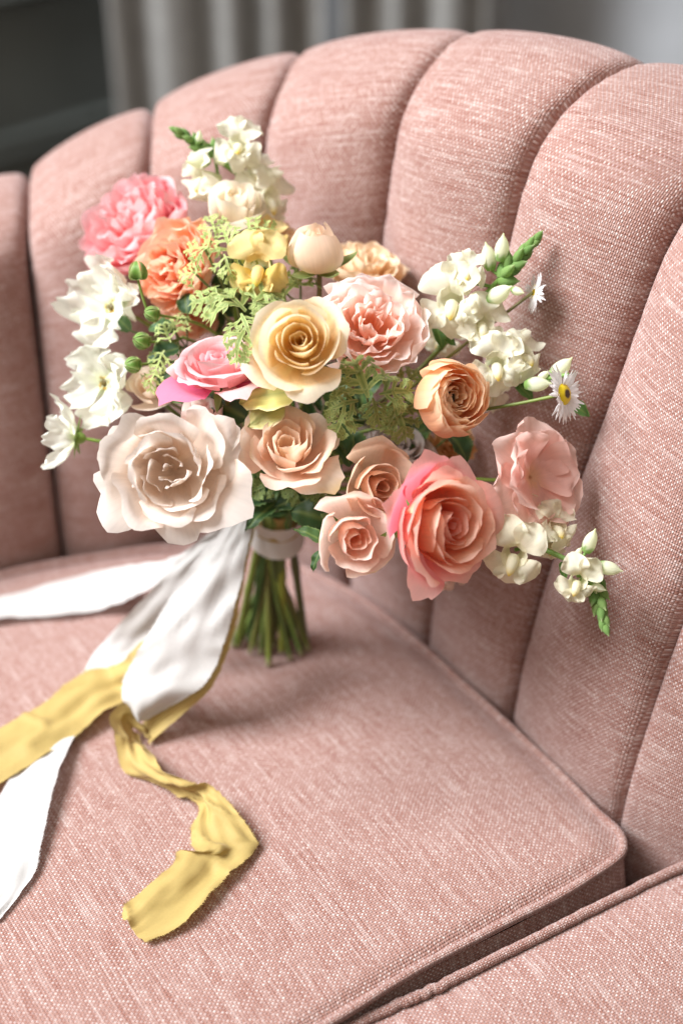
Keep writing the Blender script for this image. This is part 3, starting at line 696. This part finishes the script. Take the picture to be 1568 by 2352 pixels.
def snap_bud(th, base, dr, s, col, seed):
    """pouched bud: lobed, slightly bent, in a green calyx"""
    I = imat(th); o = I @ base; dl = (I.to_3x3() @ dr.normalized()).normalized()
    ax = dl.orthogonal().normalized(); ay = dl.cross(ax); vs_, cs, uv = [], [], []
    nr, ns = 10, 12; bend = 0.16 * nz(seed * 3.3, 1.0) * s
    for j in range(nr):
        t = j / (nr - 1)
        r = s * 0.27 * (0.20 + 0.80 * sin(pi * min(1, 0.12 + t * 0.98)) ** 0.75) * (1 - 0.25 * smooth(0.75, 1, t))
        if j == nr - 1: r = s * 0.02
        for i in range(ns):
            a = 2 * pi * i / ns
            rr = r * (1 + 0.13 * cos(2 * a) * t + 0.10 * cos(5 * a + seed) * (1 - t) + 0.10 * nz(cos(a) + seed, sin(a), t * 2))
            vs_.append(o + dl * (s * 1.03 * t) + ax * (cos(a) * rr + bend * t * t * 3) + ay * (sin(a) * rr))
            cs.append(mix((0.13, 0.27, 0.04), mix(col, (0.62, 0.70, 0.30), 0.5 * smooth(0.75, 1, t)), smooth(0.14, 0.34, t + 0.06 * cos(5 * a)))); uv.append((i / ns, t))
    return mesh('bud', vs_, gridfaces(ns, nr, True), PET, th, cs, uv)
def leaflet(parent, base, dr, nrm, L, w, col, seed, edge=None, serr=0.0, ruf=0.08, nv=9, name='leaf'):
    z = nrm.normalized(); x = (dr - z * dr.dot(z)).normalized(); y = z.cross(x); M = Matrix((x, y, z)).transposed()
    I = imat(parent)
    e = edge or mix(col, (0.3, 0.4, 0.12), 0.35)
    return blade(name, parent, [(0, 0), (L * 0.35, L * 0.10), (L * 0.7, L * 0.08), (L, -L * 0.10)], 0, w, lambda u, v: mix(mix(col, (0.22, 0.30, 0.08), exp(-(u / 0.12) ** 2) * 0.5), e, smooth(0.75, 1, abs(u))), seed, 9, nv, cup=0.45, ruf=ruf, R=L, mat=LEAF, origin=I @ base, basis=I.to_3x3() @ M, serr=serr, wpow=0.75)
def snapdragon(label, path, florets, buds, tipn, seed, ctop=CREAM, cbot=None, cpal=YEL, leaves=(), stem=True, tipsize=0.011, cat='snapdragon', tipcol=(0.10, 0.24, 0.04)):
    pts = [P(*p) for p in path]
    th = thing('snapdragon', label, cat, pts[0])
    I = imat(th)
    cp = crom(pts, 6)
    tube('flower_stalk', [I @ p for p in cp], lambda t: 0.0019 - 0.0008 * t, STEM, th, 7, lambda t: (0.16, 0.28, 0.06))
    for k, (x, y, dep, r_, u_, t_, spx, upr, upu) in enumerate(florets):
        snap_floret(th, P(x, y, dep), D3(r_, u_, t_), D3(upr, upu, 0.15), spx * dep / FPX, seed + k * 3, ctop, cbot or ctop, cpal)
        c = P(x, y, dep); near = min(cp, key=lambda p: (p - c).length); s = spx * dep / FPX
        bk = c - D3(r_, u_, t_) * s * 0.85
        tube('flower_stalk', [I @ near, I @ near.lerp(bk, 0.5), I @ bk], 0.0011, STEM, th, 6, lambda t: (0.16, 0.28, 0.06))
    for k, (x, y, dep, r_, u_, t_, spx) in enumerate(buds):
        b0 = P(x, y, dep); s = spx * dep / FPX
        snap_bud(th, b0, D3(r_, u_, t_), s, (0.80, 0.82, 0.56), seed + k)
        near = min(cp, key=lambda p: (p - b0).length)
        tube('flower_stalk', [I @ near, I @ near.lerp(b0, 0.5), I @ b0], 0.0009, STEM, th, 6, lambda t: (0.16, 0.28, 0.06))
    # tip: overlapping green bud scales
    tdir = (cp[-1] - cp[-7]).normalized(); random.seed(seed)
    sx = tdir.cross(CB).normalized(); sy = tdir.cross(sx)
    for k in range(tipn):
        f = k / tipn; a = k * 2.4
        o = cp[-1] - tdir * (tipsize * 2.6 * (1 - f)); rd = sx * cos(a) + sy * sin(a)
        snap_bud(th, o, tdir * lerp(0.8, 1.6, f) + rd * lerp(0.9, 0.25, f), tipsize * lerp(1.0, 0.62, f), mix(tipcol, (0.2, 0.36, 0.07), random.random()), k)
    for k, (x, y, dep, r_, u_, t_, L, w) in enumerate(leaves):
        leaflet(th, P(x, y, dep), D3(r_, u_, t_), D3(0.1, 0.3, 0.95), L * dep / FPX, w * dep / FPX, (0.07, 0.17, 0.03), seed + k)
    if stem: add_stem(th, (pts[1] - pts[0]).normalized(), r=0.0016)
    return th
snapdragon('white snapdragon with green bud tip at the very top of the bouquet', [(610, 560, 0.86), (570, 430, 0.855), (505, 370, 0.85), (440, 322, 0.845), (405, 300, 0.84)],
    [(548, 330, 0.84, 0.1, 0.35, 0.9, 66, 0.1, 1), (458, 408, 0.845, -0.75, -0.1, 0.6, 62, -0.3, 1), (620, 455, 0.85, 0.7, 0.0, 0.7, 72, 0.2, 1), (585, 395, 0.855, 0.4, 0.3, 0.8, 60, 0, 1)],
    [(480, 368, 0.845, -0.6, -0.2, 0.5, 62), (455, 330, 0.842, 0.2, 0.8, 0.3, 30), (500, 365, 0.845, 0.5, -0.5, 0.5, 30)], 12, 3)
snapdragon('white snapdragon spire beside the frilly blush flower, its green tip leaning right', [(1010, 800, 0.82), (1060, 740, 0.81), (1120, 670, 0.80), (1180, 605, 0.79), (1232, 548, 0.785)],
    [(1035, 690, 0.79, -0.25, 0.1, 0.95, 88, -0.1, 1), (1070, 622, 0.79, 0.0, 0.35, 0.9, 54, 0, 1), (1110, 742, 0.79, 0.35, -0.15, 0.9, 66, 0.3, 1), (1018, 770, 0.825, -0.2, -0.3, 0.9, 62, 0.4, 0.8)],
    [(1128, 620, 0.795, -0.25, 0.9, 0.3, 64), (1150, 600, 0.79, 0.0, 1, 0.35, 62), (1120, 690, 0.79, 0.65, 0.25, 0.65, 72), (1175, 665, 0.79, 0.6, -0.3, 0.6, 36)], 16, 7, tipsize=0.012,
    leaves=[(1000, 745, 0.81, 0.2, -0.6, 0.4, 60, 16), (1010, 770, 0.81, 0.7, -0.3, 0.4, 44, 12)])
snapdragon('white snapdragon pointing sideways behind the daisy with the curving stem', [(1050, 900, 0.825), (1110, 880, 0.815), (1180, 875, 0.80), (1250, 870, 0.785), (1305, 860, 0.775)],
    [(1140, 835, 0.785, 0.05, 0.1, 1, 76, 0, 1), (1205, 815, 0.79, 0.55, 0.35, 0.7, 62, 0.2, 1), (1120, 905, 0.825, 0.1, -0.4, 0.9, 60, 0, 1)],
    [(1262, 868, 0.785, 0.75, 0.55, 0.2, 66), (1205, 885, 0.787, 0.85, 0.05, 0.4, 62), (1235, 872, 0.785, 0.5, 0.4, 0.4, 34)], 4, 11, tipcol=(0.40, 0.5, 0.2), tipsize=0.006,
    leaves=[(1185, 880, 0.80, 0.6, -0.5, 0.4, 54, 18), (1300, 925, 0.795, 0.8, -0.4, 0.2, 62, 18)])
snapdragon('white snapdragon spray arching down to a green tip, right of the large coral rose', [(1110, 1190, 0.80), (1170, 1230, 0.785), (1250, 1262, 0.775), (1320, 1300, 0.765), (1372, 1372, 0.76), (1388, 1440, 0.757)],
    [(1180, 1275, 0.757, -0.15, -0.15, 1, 82, 0.25, 1), (1190, 1190, 0.775, -0.1, 0.1, 1, 62, 0.4, 1), (1278, 1208, 0.775, 0.45, 0.35, 0.8, 62, 0.2, 1), (1326, 1335, 0.752, -0.1, -0.2, 1, 60, 0.3, 1), (1268, 1250, 0.78, 0.5, -0.3, 0.8, 46, 0.5, 0.8)],
    [(1345, 1268, 0.76, 0.3, 0.8, 0.3, 60), (1370, 1300, 0.757, 0.95, -0.1, 0.25, 58), (1355, 1345, 0.757, 0.7, -0.2, 0.4, 38), (1320, 1280, 0.763, 0.3, 0.6, 0.4, 30)], 16, 15, tipsize=0.0115,
    leaves=[(1235, 1255, 0.765, 0.3, 0.6, 0.4, 40, 12), (1290, 1290, 0.765, 0.1, -0.9, 0.3, 44, 12)], ctop=(0.84, 0.79, 0.56))
snapdragon('yellow snapdragon floret between the geranium leaves and the ranunculus bud', [(640, 720, 0.83), (620, 660, 0.825), (605, 610, 0.82), (600, 575, 0.82)],
    [(592, 612, 0.795, -0.1, 0.0, 1, 84, 0.0, 1), (620, 545, 0.83, 0.2, 0.5, 0.8, 54, 0, 1)], [], 3, 19, ctop=(0.87, 0.64, 0.22), cbot=(0.86, 0.56, 0.06), cpal=(0.86, 0.74, 0.06), tipcol=(0.7, 0.6, 0.3), tipsize=0.006)

# --- green seed buds on thin stems
def greenbud(label, px, py, rpx, depth, d, to, seed):
    s = rpx * 2 * depth / FPX; c = P(px, py, depth); dd = D3(*d)
    th = thing('green_bud', label, 'flower bud', c - dd * s * 0.5); I = imat(th)
    for k in range(5):
        a = k * 2 * pi / 5; ax = dd.orthogonal().normalized(); ay = dd.cross(ax); rd = ax * cos(a) + ay * sin(a)
        M = Matrix((rd, dd.cross(rd), dd)).transposed()
        blade('sepal', th, [(0, 0), (0.62 * s, 0.05 * s), (0.62 * s, 0.85 * s), (0.04 * s, 1.0 * s)], 0, 0.36 * s, lambda u, v: mix((0.12, 0.26, 0.03), (0.42, 0.52, 0.18), abs(u) ** 2), seed + k, 7, 9, cup=-0.35, mat=LEAF, basis=M)
    e = P(*to); pts = crom([c - dd * s * 0.5, (c - dd * s * 0.5).lerp(e, 0.5) - dd * s * 0.5, e], 6)
    tube('flower_stalk', [I @ p for p in pts], 0.0008, STEM, th, 6, lambda t: (0.2, 0.3, 0.05))
    add_stem(th, dd, base=e, r=0.0011)
greenbud('upright green flower bud in front of the coral ranunculus', 316, 620, 21, 0.80, (0.0, 1, 0.25), (355, 730, 0.815), 3)
greenbud('green bud beside the coral ranunculus, above two others', 347, 720, 17, 0.80, (-0.8, 0.1, 0.5), (430, 735, 0.825), 5)
greenbud('striped green bud between two white open flowers and the mauve rose', 323, 782, 19, 0.80, (-0.7, 0.1, 0.7), (420, 775, 0.825), 7)
greenbud('lowest green bud by the white flower with the golden eye', 303, 838, 18, 0.80, (-0.8, -0.1, 0.6), (400, 830, 0.825), 9)

# --- foliage
def feather_leaf(parent, c, dr, nrm, R, seed, col, edge, wid=0.042):
    """finely cut leaf: a midrib with side lobes, each cut again; one thin crinkled sheet"""
    random.seed(seed)
    z = nrm.normalized(); x = (dr - z * dr.dot(z)).normalized(); y = z.cross(x); M = Matrix((x, y, z)).transposed(); I = imat(parent); B = I.to_3x3() @ M; o = I @ c
    vs_, cs, uv, fs = [], [], [], []
    def hz(p): return R * (0.30 * nz(p.x / R * 1.6 + seed, p.y / R * 1.6) - 0.30 * (p.length / R) ** 2 + 0.10 * nz(p.x / R * 5, p.y / R * 5, seed))
    def lobe(p, d, L, w):
        n_ = Vector((-d.y, d.x, 0)); i0 = len(vs_); m_ = 6
        for j in range(m_):
            t = j / (m_ - 1); ww = w * (0.55 + 0.75 * sin(pi * t)) * (1 - t ** 4)
            q = p + d * (L * t)
            for e in (-1, 0, 1):
                r = q + n_ * (e * ww); vs_.append(o + B @ Vector((r.x, r.y, hz(r) + 0.25 * ww * abs(e)))); cs.append(mix(col, edge, 1.0 if (e or t > 0.85) else 0.15)); uv.append(((e + 1) / 2, t))
        for j in range(m_ - 1):
            for e in range(2): a = i0 + j * 3 + e; fs.append((a, a + 1, a + 4, a + 3))
    ax = Vector((1, 0, 0)); w = R * wid
    lobe(-ax * 0.35 * R, ax, 1.35 * R, w * 1.15)
    for sgn in (-1, 1):
        for t in (-0.18, 0.08, 0.34, 0.60):
            L = R * (0.78 - 0.62 * t) * random.uniform(0.85, 1.1); an = sgn * random.uniform(0.75, 1.05) * (1.15 - 0.5 * t)
            d = Vector((cos(an), sin(an), 0)); p = ax * (t * R); lobe(p, d, L, w)
            for f, g_ in ((0.35, 1), (0.45, -1), (0.68, 1), (0.72, -1)):
                a2 = an + g_ * random.uniform(0.6, 0.9); lobe(p + d * (L * f), Vector((cos(a2), sin(a2), 0)), L * random.uniform(0.24, 0.36), w * 0.85)
    return mesh('leaf', vs_, fs, LEAF, parent, cs, uv)
def geranium(label, hub, leaves, seed, **kw):
    h = P(*hub); th = thing('geranium_sprig', label, 'leaf sprig', h); I = imat(th)
    for k, (x, y, dep, rpx, r_, u_, t_, dr, du) in enumerate(leaves):
        c = P(x, y, dep); R = 1.32 * rpx * dep / FPX
        feather_leaf(th, c, D3(dr, du, 0), D3(r_, u_, t_), R * 1.12, seed + k * 3.7, **kw)
        tube('leaf_stalk', [I @ p for p in crom([c, c.lerp(h, 0.5) - D3(0, 0.3, 0.7) * 0.004, h], 4)], 0.0007, STEM, th, 6, lambda t: (0.2, 0.28, 0.08))
    add_stem(th, D3(0, 0.6, 0.3), r=0.0013)
LG = dict(col=(0.27, 0.39, 0.08), edge=(0.58, 0.64, 0.25))
MG = dict(col=(0.15, 0.25, 0.05), edge=(0.46, 0.52, 0.18), wid=0.066)
geranium('pale lacy geranium leaves under the cream rose bud', (540, 700, 0.835), [(525, 560, 0.80, 48, -0.2, 0.4, 0.9, -0.4, 1), (470, 570, 0.80, 46, -0.4, 0.3, 0.9, -1, 0.3), (585, 525, 0.805, 50, 0.2, 0.5, 0.8, 0.9, 0.5), (445, 625, 0.80, 34, -0.4, 0.2, 0.9, -1, 0), (490, 520, 0.81, 36, 0, 0.5, 0.9, -0.2, 1), (520, 600, 0.795, 38, 0.1, 0.2, 1, 0.3, -1), (555, 575, 0.80, 36, 0.1, 0.2, 1, 0.8, -0.3)], 2, **LG)
geranium('cut geranium leaves above the mauve rose', (560, 760, 0.82), [(540, 690, 0.79, 62, 0.0, 0.6, 0.8, -0.6, 0.6), (490, 690, 0.795, 48, -0.2, 0.5, 0.8, -1, 0.2), (600, 680, 0.79, 56, 0.2, 0.5, 0.8, 0.6, 0.8), (552, 778, 0.745, 46, -0.3, 0.2, 1, -0.2, -1), (560, 735, 0.775, 40, 0, 0.5, 0.9, 0.2, -0.6)], 5, **MG)
geranium('cut geranium leaves with cream margins between the yellow rose and the apricot ranunculus', (860, 960, 0.83), [(835, 885, 0.755, 66, 0.0, 0.35, 0.95, -0.3, 1), (895, 900, 0.765, 50, 0.2, 0.4, 0.9, 0.9, 0.3), (800, 925, 0.765, 44, -0.3, 0.1, 0.95, -1, -0.2), (785, 955, 0.77, 42, -0.2, -0.1, 1, -0.4, -1), (915, 955, 0.79, 52, 0.2, -0.2, 0.9, 0.4, -1), (940, 870, 0.795, 44, 0.3, 0.5, 0.8, 0.8, 0.8), (860, 930, 0.775, 40, 0, 0.2, 1, 0.2, -1)], 9, **MG)
geranium('small yellowish leaves between the green buds and the mauve rose', (420, 830, 0.83), [(385, 770, 0.805, 36, -0.3, 0.4, 0.9, -0.5, 1), (370, 820, 0.80, 34, -0.3, 0.2, 0.9, -0.5, -1), (400, 745, 0.81, 34, -0.2, 0.6, 0.8, 0.2, 1), (352, 865, 0.80, 30, -0.3, 0.1, 0.9, -0.3, -1)], 13, **LG)
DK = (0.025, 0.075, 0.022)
def rose_foliage(label, hub, leaves, seed, stem=True):
    h = P(*hub); th = thing('rose_leaf_sprig', label, 'leaf sprig', h); I = imat(th)
    for k, (x, y, dep, L, w, dr, du, dt, r_, u_, t_) in enumerate(leaves):
        b = P(x, y, dep); random.seed(seed + k)
        leaflet(th, b, D3(dr, du, dt), D3(r_, u_, t_), L * dep / FPX, w * dep / FPX, mix(DK, (0.07, 0.15, 0.035), random.random() * 0.8), seed + k, serr=0.06, nv=19)
        tube('leaf_stalk', [I @ b, I @ b.lerp(h, 0.5), I @ h], 0.0006, STEM, th, 6, lambda t: (0.1, 0.16, 0.04))
    add_stem(th, D3(0, 0.7, 0.2), r=0.0014)
rose_foliage('dark glossy rose leaves between the mauve rose and the blush bud', (560, 1000, 0.84), [(565, 960, 0.79, 110, 44, -0.85, 0.55, 0.3, -0.2, 0.3, 0.9), (520, 905, 0.80, 90, 30, -1, 0.1, 0, 0, 0.6, 0.8), (590, 945, 0.785, 80, 28, 0.2, 1, 0.2, 0, 0, 1), (560, 1010, 0.80, 80, 34, -0.3, -0.8, 0, 0, 0.2, 1), (400, 905, 0.825, 70, 26, -0.6, 0.3, 0, 0, 0.4, 1)], 3)
rose_foliage('dark serrated leaves right of the peach beige spray rose', (780, 1100, 0.84), [(750, 975, 0.79, 110, 34, 0.55, -0.9, 0.1, 0.3, 0.3, 0.9), (790, 1000, 0.795, 80, 34, 0.4, -0.7, 0, 0.2, 0.4, 0.9), (760, 1200, 0.80, 100, 50, -0.7, 0.35, 0.1, 0, 0.5, 0.9), (700, 1140, 0.82, 80, 30, -0.6, -0.3, 0, 0, 0.5, 0.9), (760, 930, 0.82, 90, 34, 0.2, 0.9, 0, 0.2, 0.2, 1)], 11)
rose_foliage('fresh green leaves and pointed sepals by the lowest blush spray rose', (770, 1225, 0.80), [(742, 1245, 0.765, 75, 17, -0.85, 0.55, 0.1, 0.2, 0.5, 0.8), (735, 1265, 0.765, 52, 11, -0.4, -0.9, 0.1, -0.5, 0.2, 0.8)], 15)
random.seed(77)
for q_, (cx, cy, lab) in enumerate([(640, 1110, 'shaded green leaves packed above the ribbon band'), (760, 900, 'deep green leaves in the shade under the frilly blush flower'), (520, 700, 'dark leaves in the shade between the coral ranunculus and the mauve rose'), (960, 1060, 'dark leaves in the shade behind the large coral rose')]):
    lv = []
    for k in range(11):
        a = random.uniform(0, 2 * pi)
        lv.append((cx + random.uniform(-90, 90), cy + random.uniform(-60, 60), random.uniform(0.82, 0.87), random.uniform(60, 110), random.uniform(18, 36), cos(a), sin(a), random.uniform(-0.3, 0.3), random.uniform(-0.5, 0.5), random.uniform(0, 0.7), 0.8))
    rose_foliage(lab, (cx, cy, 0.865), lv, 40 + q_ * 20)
rose_foliage('mid green leaves between the white open flowers and the mauve rose', (430, 800, 0.84), [(400, 760, 0.81, 70, 22, -0.8, 0.4, 0.2, -0.2, 0.5, 0.8), (410, 800, 0.81, 80, 24, -0.9, -0.2, 0.2, -0.2, 0.4, 0.9), (400, 850, 0.81, 70, 22, -0.5, -0.7, 0.2, -0.3, 0.2, 0.9), (430, 720, 0.815, 60, 20, -0.2, 0.9, 0.2, -0.2, 0.3, 0.9), (380, 890, 0.81, 70, 24, 0.7, -0.5, 0.1, -0.1, 0.3, 0.9), (300, 760, 0.83, 60, 18, -0.6, 0.6, 0, -0.3, 0.3, 0.9)], 120)
geranium('finely cut leaves between the peach beige and the tan spray roses', (760, 1120, 0.84), [(770, 1055, 0.79, 42, 0.1, 0.3, 0.95, 0.4, 1), (745, 1110, 0.80, 40, 0, 0.1, 1, -0.7, -0.6), (690, 1110, 0.81, 40, 0, 0.2, 1, -0.6, -0.8), (610, 1110, 0.81, 38, -0.1, 0.2, 1, -0.8, -0.4), (760, 1160, 0.80, 36, 0, 0.2, 1, -0.3, -1)], 31, col=(0.11, 0.20, 0.04), edge=(0.28, 0.36, 0.11), wid=0.066)
geranium('finely cut leaves under the peach ruffled flower, beside the yellow rose', (690, 690, 0.84), [(650, 665, 0.80, 44, 0, 0.4, 0.9, -0.2, 1), (690, 640, 0.81, 40, 0.1, 0.4, 0.9, 0.4, 1), (620, 700, 0.79, 40, -0.1, 0.4, 0.9, -0.9, 0.3)], 37, **MG)
# pale chartreuse petal-like leaf under the yellow rose
th = thing('hydrangea_bract', 'pale chartreuse rounded bract under the yellow rose', 'bract', P(665, 915, 0.775))
leaf = leaflet(th, P(680, 900, 0.765), D3(-0.95, -0.12, 0.0), D3(-0.1, 0.35, 0.9), 135 * 0.765 / FPX, 52 * 0.765 / FPX, (0.66, 0.62, 0.20), 3, edge=(0.72, 0.66, 0.34), ruf=0.12, name='bract')
leaflet(th, P(650, 925, 0.77), D3(-0.75, -0.5, 0.0), D3(-0.1, 0.1, 0.95), 100 * 0.765 / FPX, 40 * 0.765 / FPX, (0.62, 0.60, 0.24), 5, edge=(0.74, 0.62, 0.42), ruf=0.14, name='bract')
add_stem(th, D3(0, 0.5, 0.3), r=0.001)
# extra bare cut stems in the bunch
for k, (x, y, c) in enumerate([(545, 1490, (0.16, 0.22, 0.03)), (574, 1481, (0.10, 0.22, 0.06)), (648, 1504, (0.24, 0.27, 0.03)), (702, 1492, (0.09, 0.10, 0.03)), (612, 1470, (0.10, 0.15, 0.03)), (665, 1472, (0.07, 0.11, 0.02))]):
    g = G(x, y); g.z = SEAT + 0.003
    th = thing('cut_stem', ['olive green cut stem at the ribbon side of the bunch', 'bluish green cut stem second from the ribbon', 'thick yellow green cut stem slanting forward out of the bunch', 'dark brownish cut stem farthest from the ribbon', 'mid green cut stem at the back of the bunch', 'dark green cut stem behind the thick slanting one'][k], 'stem', g)
    I = imat(th); a = k * 1.05
    b = BIND + Vector((cos(a + 3.0) * 0.010, -0.006 + 0.004 * sin(a), 0)); tp = b + (b - g) * 0.35
    tube('stalk', [I @ p for p in crom([g, g.lerp(b, 0.33) + Vector((0.0008 * sin(k), 0, 0)), g.lerp(b, 0.66), b, tp], 8)], lambda t: 0.0025 * (1 + 0.25 * exp(-((t - 0.4 - 0.05 * k) / 0.04) ** 2)), STEM, th, 9, lambda t: mix((0.6, 0.6, 0.35), c, smooth(0.0, 0.03, t)))

# ------------------------------------------------------------------ ribbons
def ribbon_strip(name, parent, secs, col, seed, nu=15, per=10, wrk=0.0012, fray=0.00045, cross=0.0):
    """secs: pairs of edge points; a crumpled, raw-edged strip of silk"""
    Ls = crom([a for a, b in secs], per); Rs = crom([b for a, b in secs], per)
    I = imat(parent); vs_, cs, uv = [], [], []; n = len(Ls); acc = 0
    random.seed(seed)
    for k in range(n):
        a, b = Ls[k], Rs[k]
        if k: acc += ((Ls[k] + Rs[k]) / 2 - (Ls[k - 1] + Rs[k - 1]) / 2).length
        t = (Ls[min(k + 1, n - 1)] + Rs[min(k + 1, n - 1)] - Ls[max(k - 1, 0)] - Rs[max(k - 1, 0)]).normalized()
        w = (b - a); wd = w.normalized(); nn = t.cross(wd).normalized()
        if nn.dot(CB) < 0: nn = -nn
        ea = fray * (nz(acc * 400, seed) + random.uniform(-0.6, 0.6)); eb = fray * (nz(acc * 420, seed + 9) + random.uniform(-0.6, 0.6))
        for i in range(nu):
            s = i / (nu - 1); p = a + w * s
            if i == 0: p = p + wd * ea
            if i == nu - 1: p = p + wd * eb
            f = sin(pi * s) ** 0.3
            p = p + nn * (wrk * (1.6 * nz(acc * 42 + s * 2, s * 1.6 + seed, seed) + 0.3 * nz(acc * 120, s * 5 + seed) + 1.6 * nz(acc * 14 + seed, s * 4.5 + seed)) * (0.4 + 0.6 * f) + cross * sin(pi * s))
            rg = 1 - abs(nz(acc * 30 + s * 1.2 + seed, s * 0.8 + seed * 2)) * 2.2
            p = p + nn * (wrk * 1.3 * max(0, rg) ** 3)
            if p.z < SEAT + 0.0072: p.z = SEAT + 0.0072 + 0.0002 * i / nu
            vs_.append(I @ p); cs.append(col(s, acc)); uv.append((s, acc * 10))
    fs = gridfaces(nu, n)
    # loose threads along the raw edges
    for k in range(n - 1):
        for e, sgn in ((0, -1), (nu - 1, 1)):
            p0 = vs_[k * nu + e]; p1 = vs_[(k + 1) * nu + e]; q = vs_[k * nu + (1 if e == 0 else nu - 2)]
            wd = (p0 - q).normalized()
            for m_ in range(6):
                b0 = p0.lerp(p1, random.random()); dv = (p1 - p0).normalized()
                L_ = random.uniform(0.0004, 0.0016); th_ = 0.00010
                i0 = len(vs_)
                tip = b0 + wd * L_ + dv * random.uniform(-0.8, 0.8) * L_ + Vector((0, 0, random.uniform(-0.0001, 0.0005)))
                vs_ += [b0 - dv * th_, b0 + dv * th_, tip]; c = col(0, 0); cs += [c, c, c]; uv += [(0, 0)] * 3
                fs.append((i0, i0 + 1, i0 + 2))
    return mesh(name, vs_, fs, SILK, parent, cs, uv)
SW = lambda s, a: (0.60, 0.585, 0.565)
SY = lambda s, a: (0.50, 0.37, 0.13)
wr_ = thing('white_ribbon', 'white silk ribbon with raw edges tied round the stems, its tails on the seat', 'ribbon', BIND)
yr_ = thing('yellow_ribbon', 'mustard yellow silk ribbon with raw edges trailing from the bouquet in a curl', 'ribbon', BIND)
def band(name, parent, rr, z0, z1, mat_col, seed, tilt=0.32):
    I = imat(parent); vs_, cs, uv = [], [], []
    nu = 41
    for j in range(7):
        f = j / 6
        for i in range(nu):
            a = i / (nu - 1) * 2 * pi
            z = lerp(z0, z1, f) + 0.0012 * nz(cos(a) * 2, sin(a) * 2, seed + j * 0.1)
            r = rr * (1 + 0.05 * nz(cos(a) * 2, sin(a) * 2, f * 2 + seed)) * (1 - 0.10 * sin(pi * f))
            p = BIND + Vector((cos(a) * r, sin(a) * r * 0.9, z + cos(a) * r * -tilt * 0.4 + sin(a) * r * tilt))
            vs_.append(I @ p); cs.append(mat_col(0, 0)); uv.append((i / nu, f))
    mesh(name, vs_, gridfaces(nu, 7), SILK, parent, cs, uv)
band('band', wr_, 0.0182, -0.004, 0.018, lambda s, a: (0.80, 0.78, 0.74), 2)
band('band', yr_, 0.0168, 0.008, 0.026, SY, 4)
g = G
zs = 0.008
# white tail going off to the left
ribbon_strip('tail', wr_, [(P(560, 1188, 0.885), P(575, 1215, 0.885)), (P(480, 1225, 0.885), P(490, 1275, 0.89)), (P(394, 1282, 0.90), P(350, 1350, 0.90)), (g(259, 1306, 0.022), g(268, 1388, 0.016)), (g(120, 1340, 0.014), g(150, 1412, 0.009)), (g(0, 1373, 0.012), g(0, 1422, 0.009)), (g(-160, 1400, 0.012), g(-160, 1450, 0.009))], SW, 3)
# white tail passing under the yellow one and down the front
ribbon_strip('tail', wr_, [(P(552, 1190, 0.888), P(582, 1195, 0.884)), (P(440, 1265, 0.885), P(500, 1300, 0.88)), (P(330, 1375, 0.885), P(420, 1410, 0.885)), (g(235, 1480, 0.022), g(330, 1520, 0.022)), (g(170, 1575, 0.010), g(270, 1590, 0.010)), (g(100, 1665, 0.008), g(205, 1655, 0.010)), (g(38, 1771, 0.010), g(163, 1709, 0.014)), (g(-30, 1880, 0.008), g(120, 1824, 0.016)), (g(-60, 1960, 0.008), g(91, 1955, 0.012)), (g(-50, 2060, 0.008), g(72, 2016, 0.010)), (g(-90, 2160, 0.008), g(0, 2112, 0.008))], SW, 5)
# broad white front loop
ribbon_strip('loop', wr_, [(P(556, 1172, 0.878), P(584, 1180, 0.876)), (P(500, 1230, 0.868), P(575, 1235, 0.866)), (P(420, 1330, 0.862), P(552, 1340, 0.856)), (P(352, 1440, 0.862), P(520, 1460, 0.852)), (P(295, 1540, 0.868), P(480, 1560, 0.856)), (P(282, 1590, 0.868), P(430, 1600, 0.858)), (P(300, 1630, 0.868), P(370, 1635, 0.866)), (P(318, 1652, 0.868), P(332, 1656, 0.868))], SW, 7, cross=0.004, wrk=0.0018)
# yellow strip showing behind the loop's right edge, then under its tip
ribbon_strip('tail', yr_, [(P(562, 1185, 0.882), P(590, 1190, 0.880)), (P(520, 1320, 0.868), P(563, 1320, 0.864)), (P(480, 1460, 0.864), P(535, 1455, 0.860)), (P(420, 1570, 0.866), P(492, 1570, 0.862)), (P(350, 1640, 0.872), P(425, 1635, 0.866)), (g(318, 1672, 0.008), g(345, 1702, 0.010))], SY, 9)
# the curl lying on the seat
ribbon_strip('tail', yr_, [(g(355, 1700, 0.010), g(322, 1668, 0.012)), (g(300, 1668, 0.012), g(290, 1618, 0.030)), (g(300, 1668, 0.010), g(252, 1648, 0.030)), (g(325, 1705, 0.010), g(262, 1708, 0.022)), (g(362, 1745, 0.022), g(290, 1772, 0.009)), (g(390, 1772, 0.026), g(345, 1795, 0.009)), (g(430, 1790, 0.026), g(400, 1822, 0.009)), (g(470, 1795, 0.024), g(440, 1838, 0.010)), (g(500, 1818, 0.022), g(458, 1860, 0.012)), (g(540, 1860, 0.018), g(442, 1900, 0.012)), (g(585, 1925, 0.012), g(440, 1935, 0.012)), (g(588, 1945, 0.009), g(450, 1955, 0.016)), (g(555, 1985, 0.009), g(412, 1955, 0.012)), (g(520, 2020, 0.009), g(395, 1995, 0.010)), (g(480, 2065, 0.009), g(330, 2045, 0.010)), (g(420, 2125, 0.009), g(288, 2085, 0.009)), (g(332, 2164, 0.009), g(283, 2112, 0.009))], SY, 13, per=10, wrk=0.0026)
# yellow tail going off to the left
ribbon_strip('tail', yr_, [(P(392, 1415, 0.866), P(400, 1425, 0.866)), (P(335, 1470, 0.868), P(335, 1545, 0.868)), (g(270, 1528, 0.026), g(295, 1605, 0.016)), (g(195, 1548, 0.022), g(235, 1640, 0.016)), (g(100, 1618, 0.018), g(160, 1700, 0.014)), (g(40, 1650, 0.016), g(60, 1760, 0.014)), (g(-60, 1710, 0.014), g(-40, 1820, 0.012))], SY, 17, wrk=0.0022)
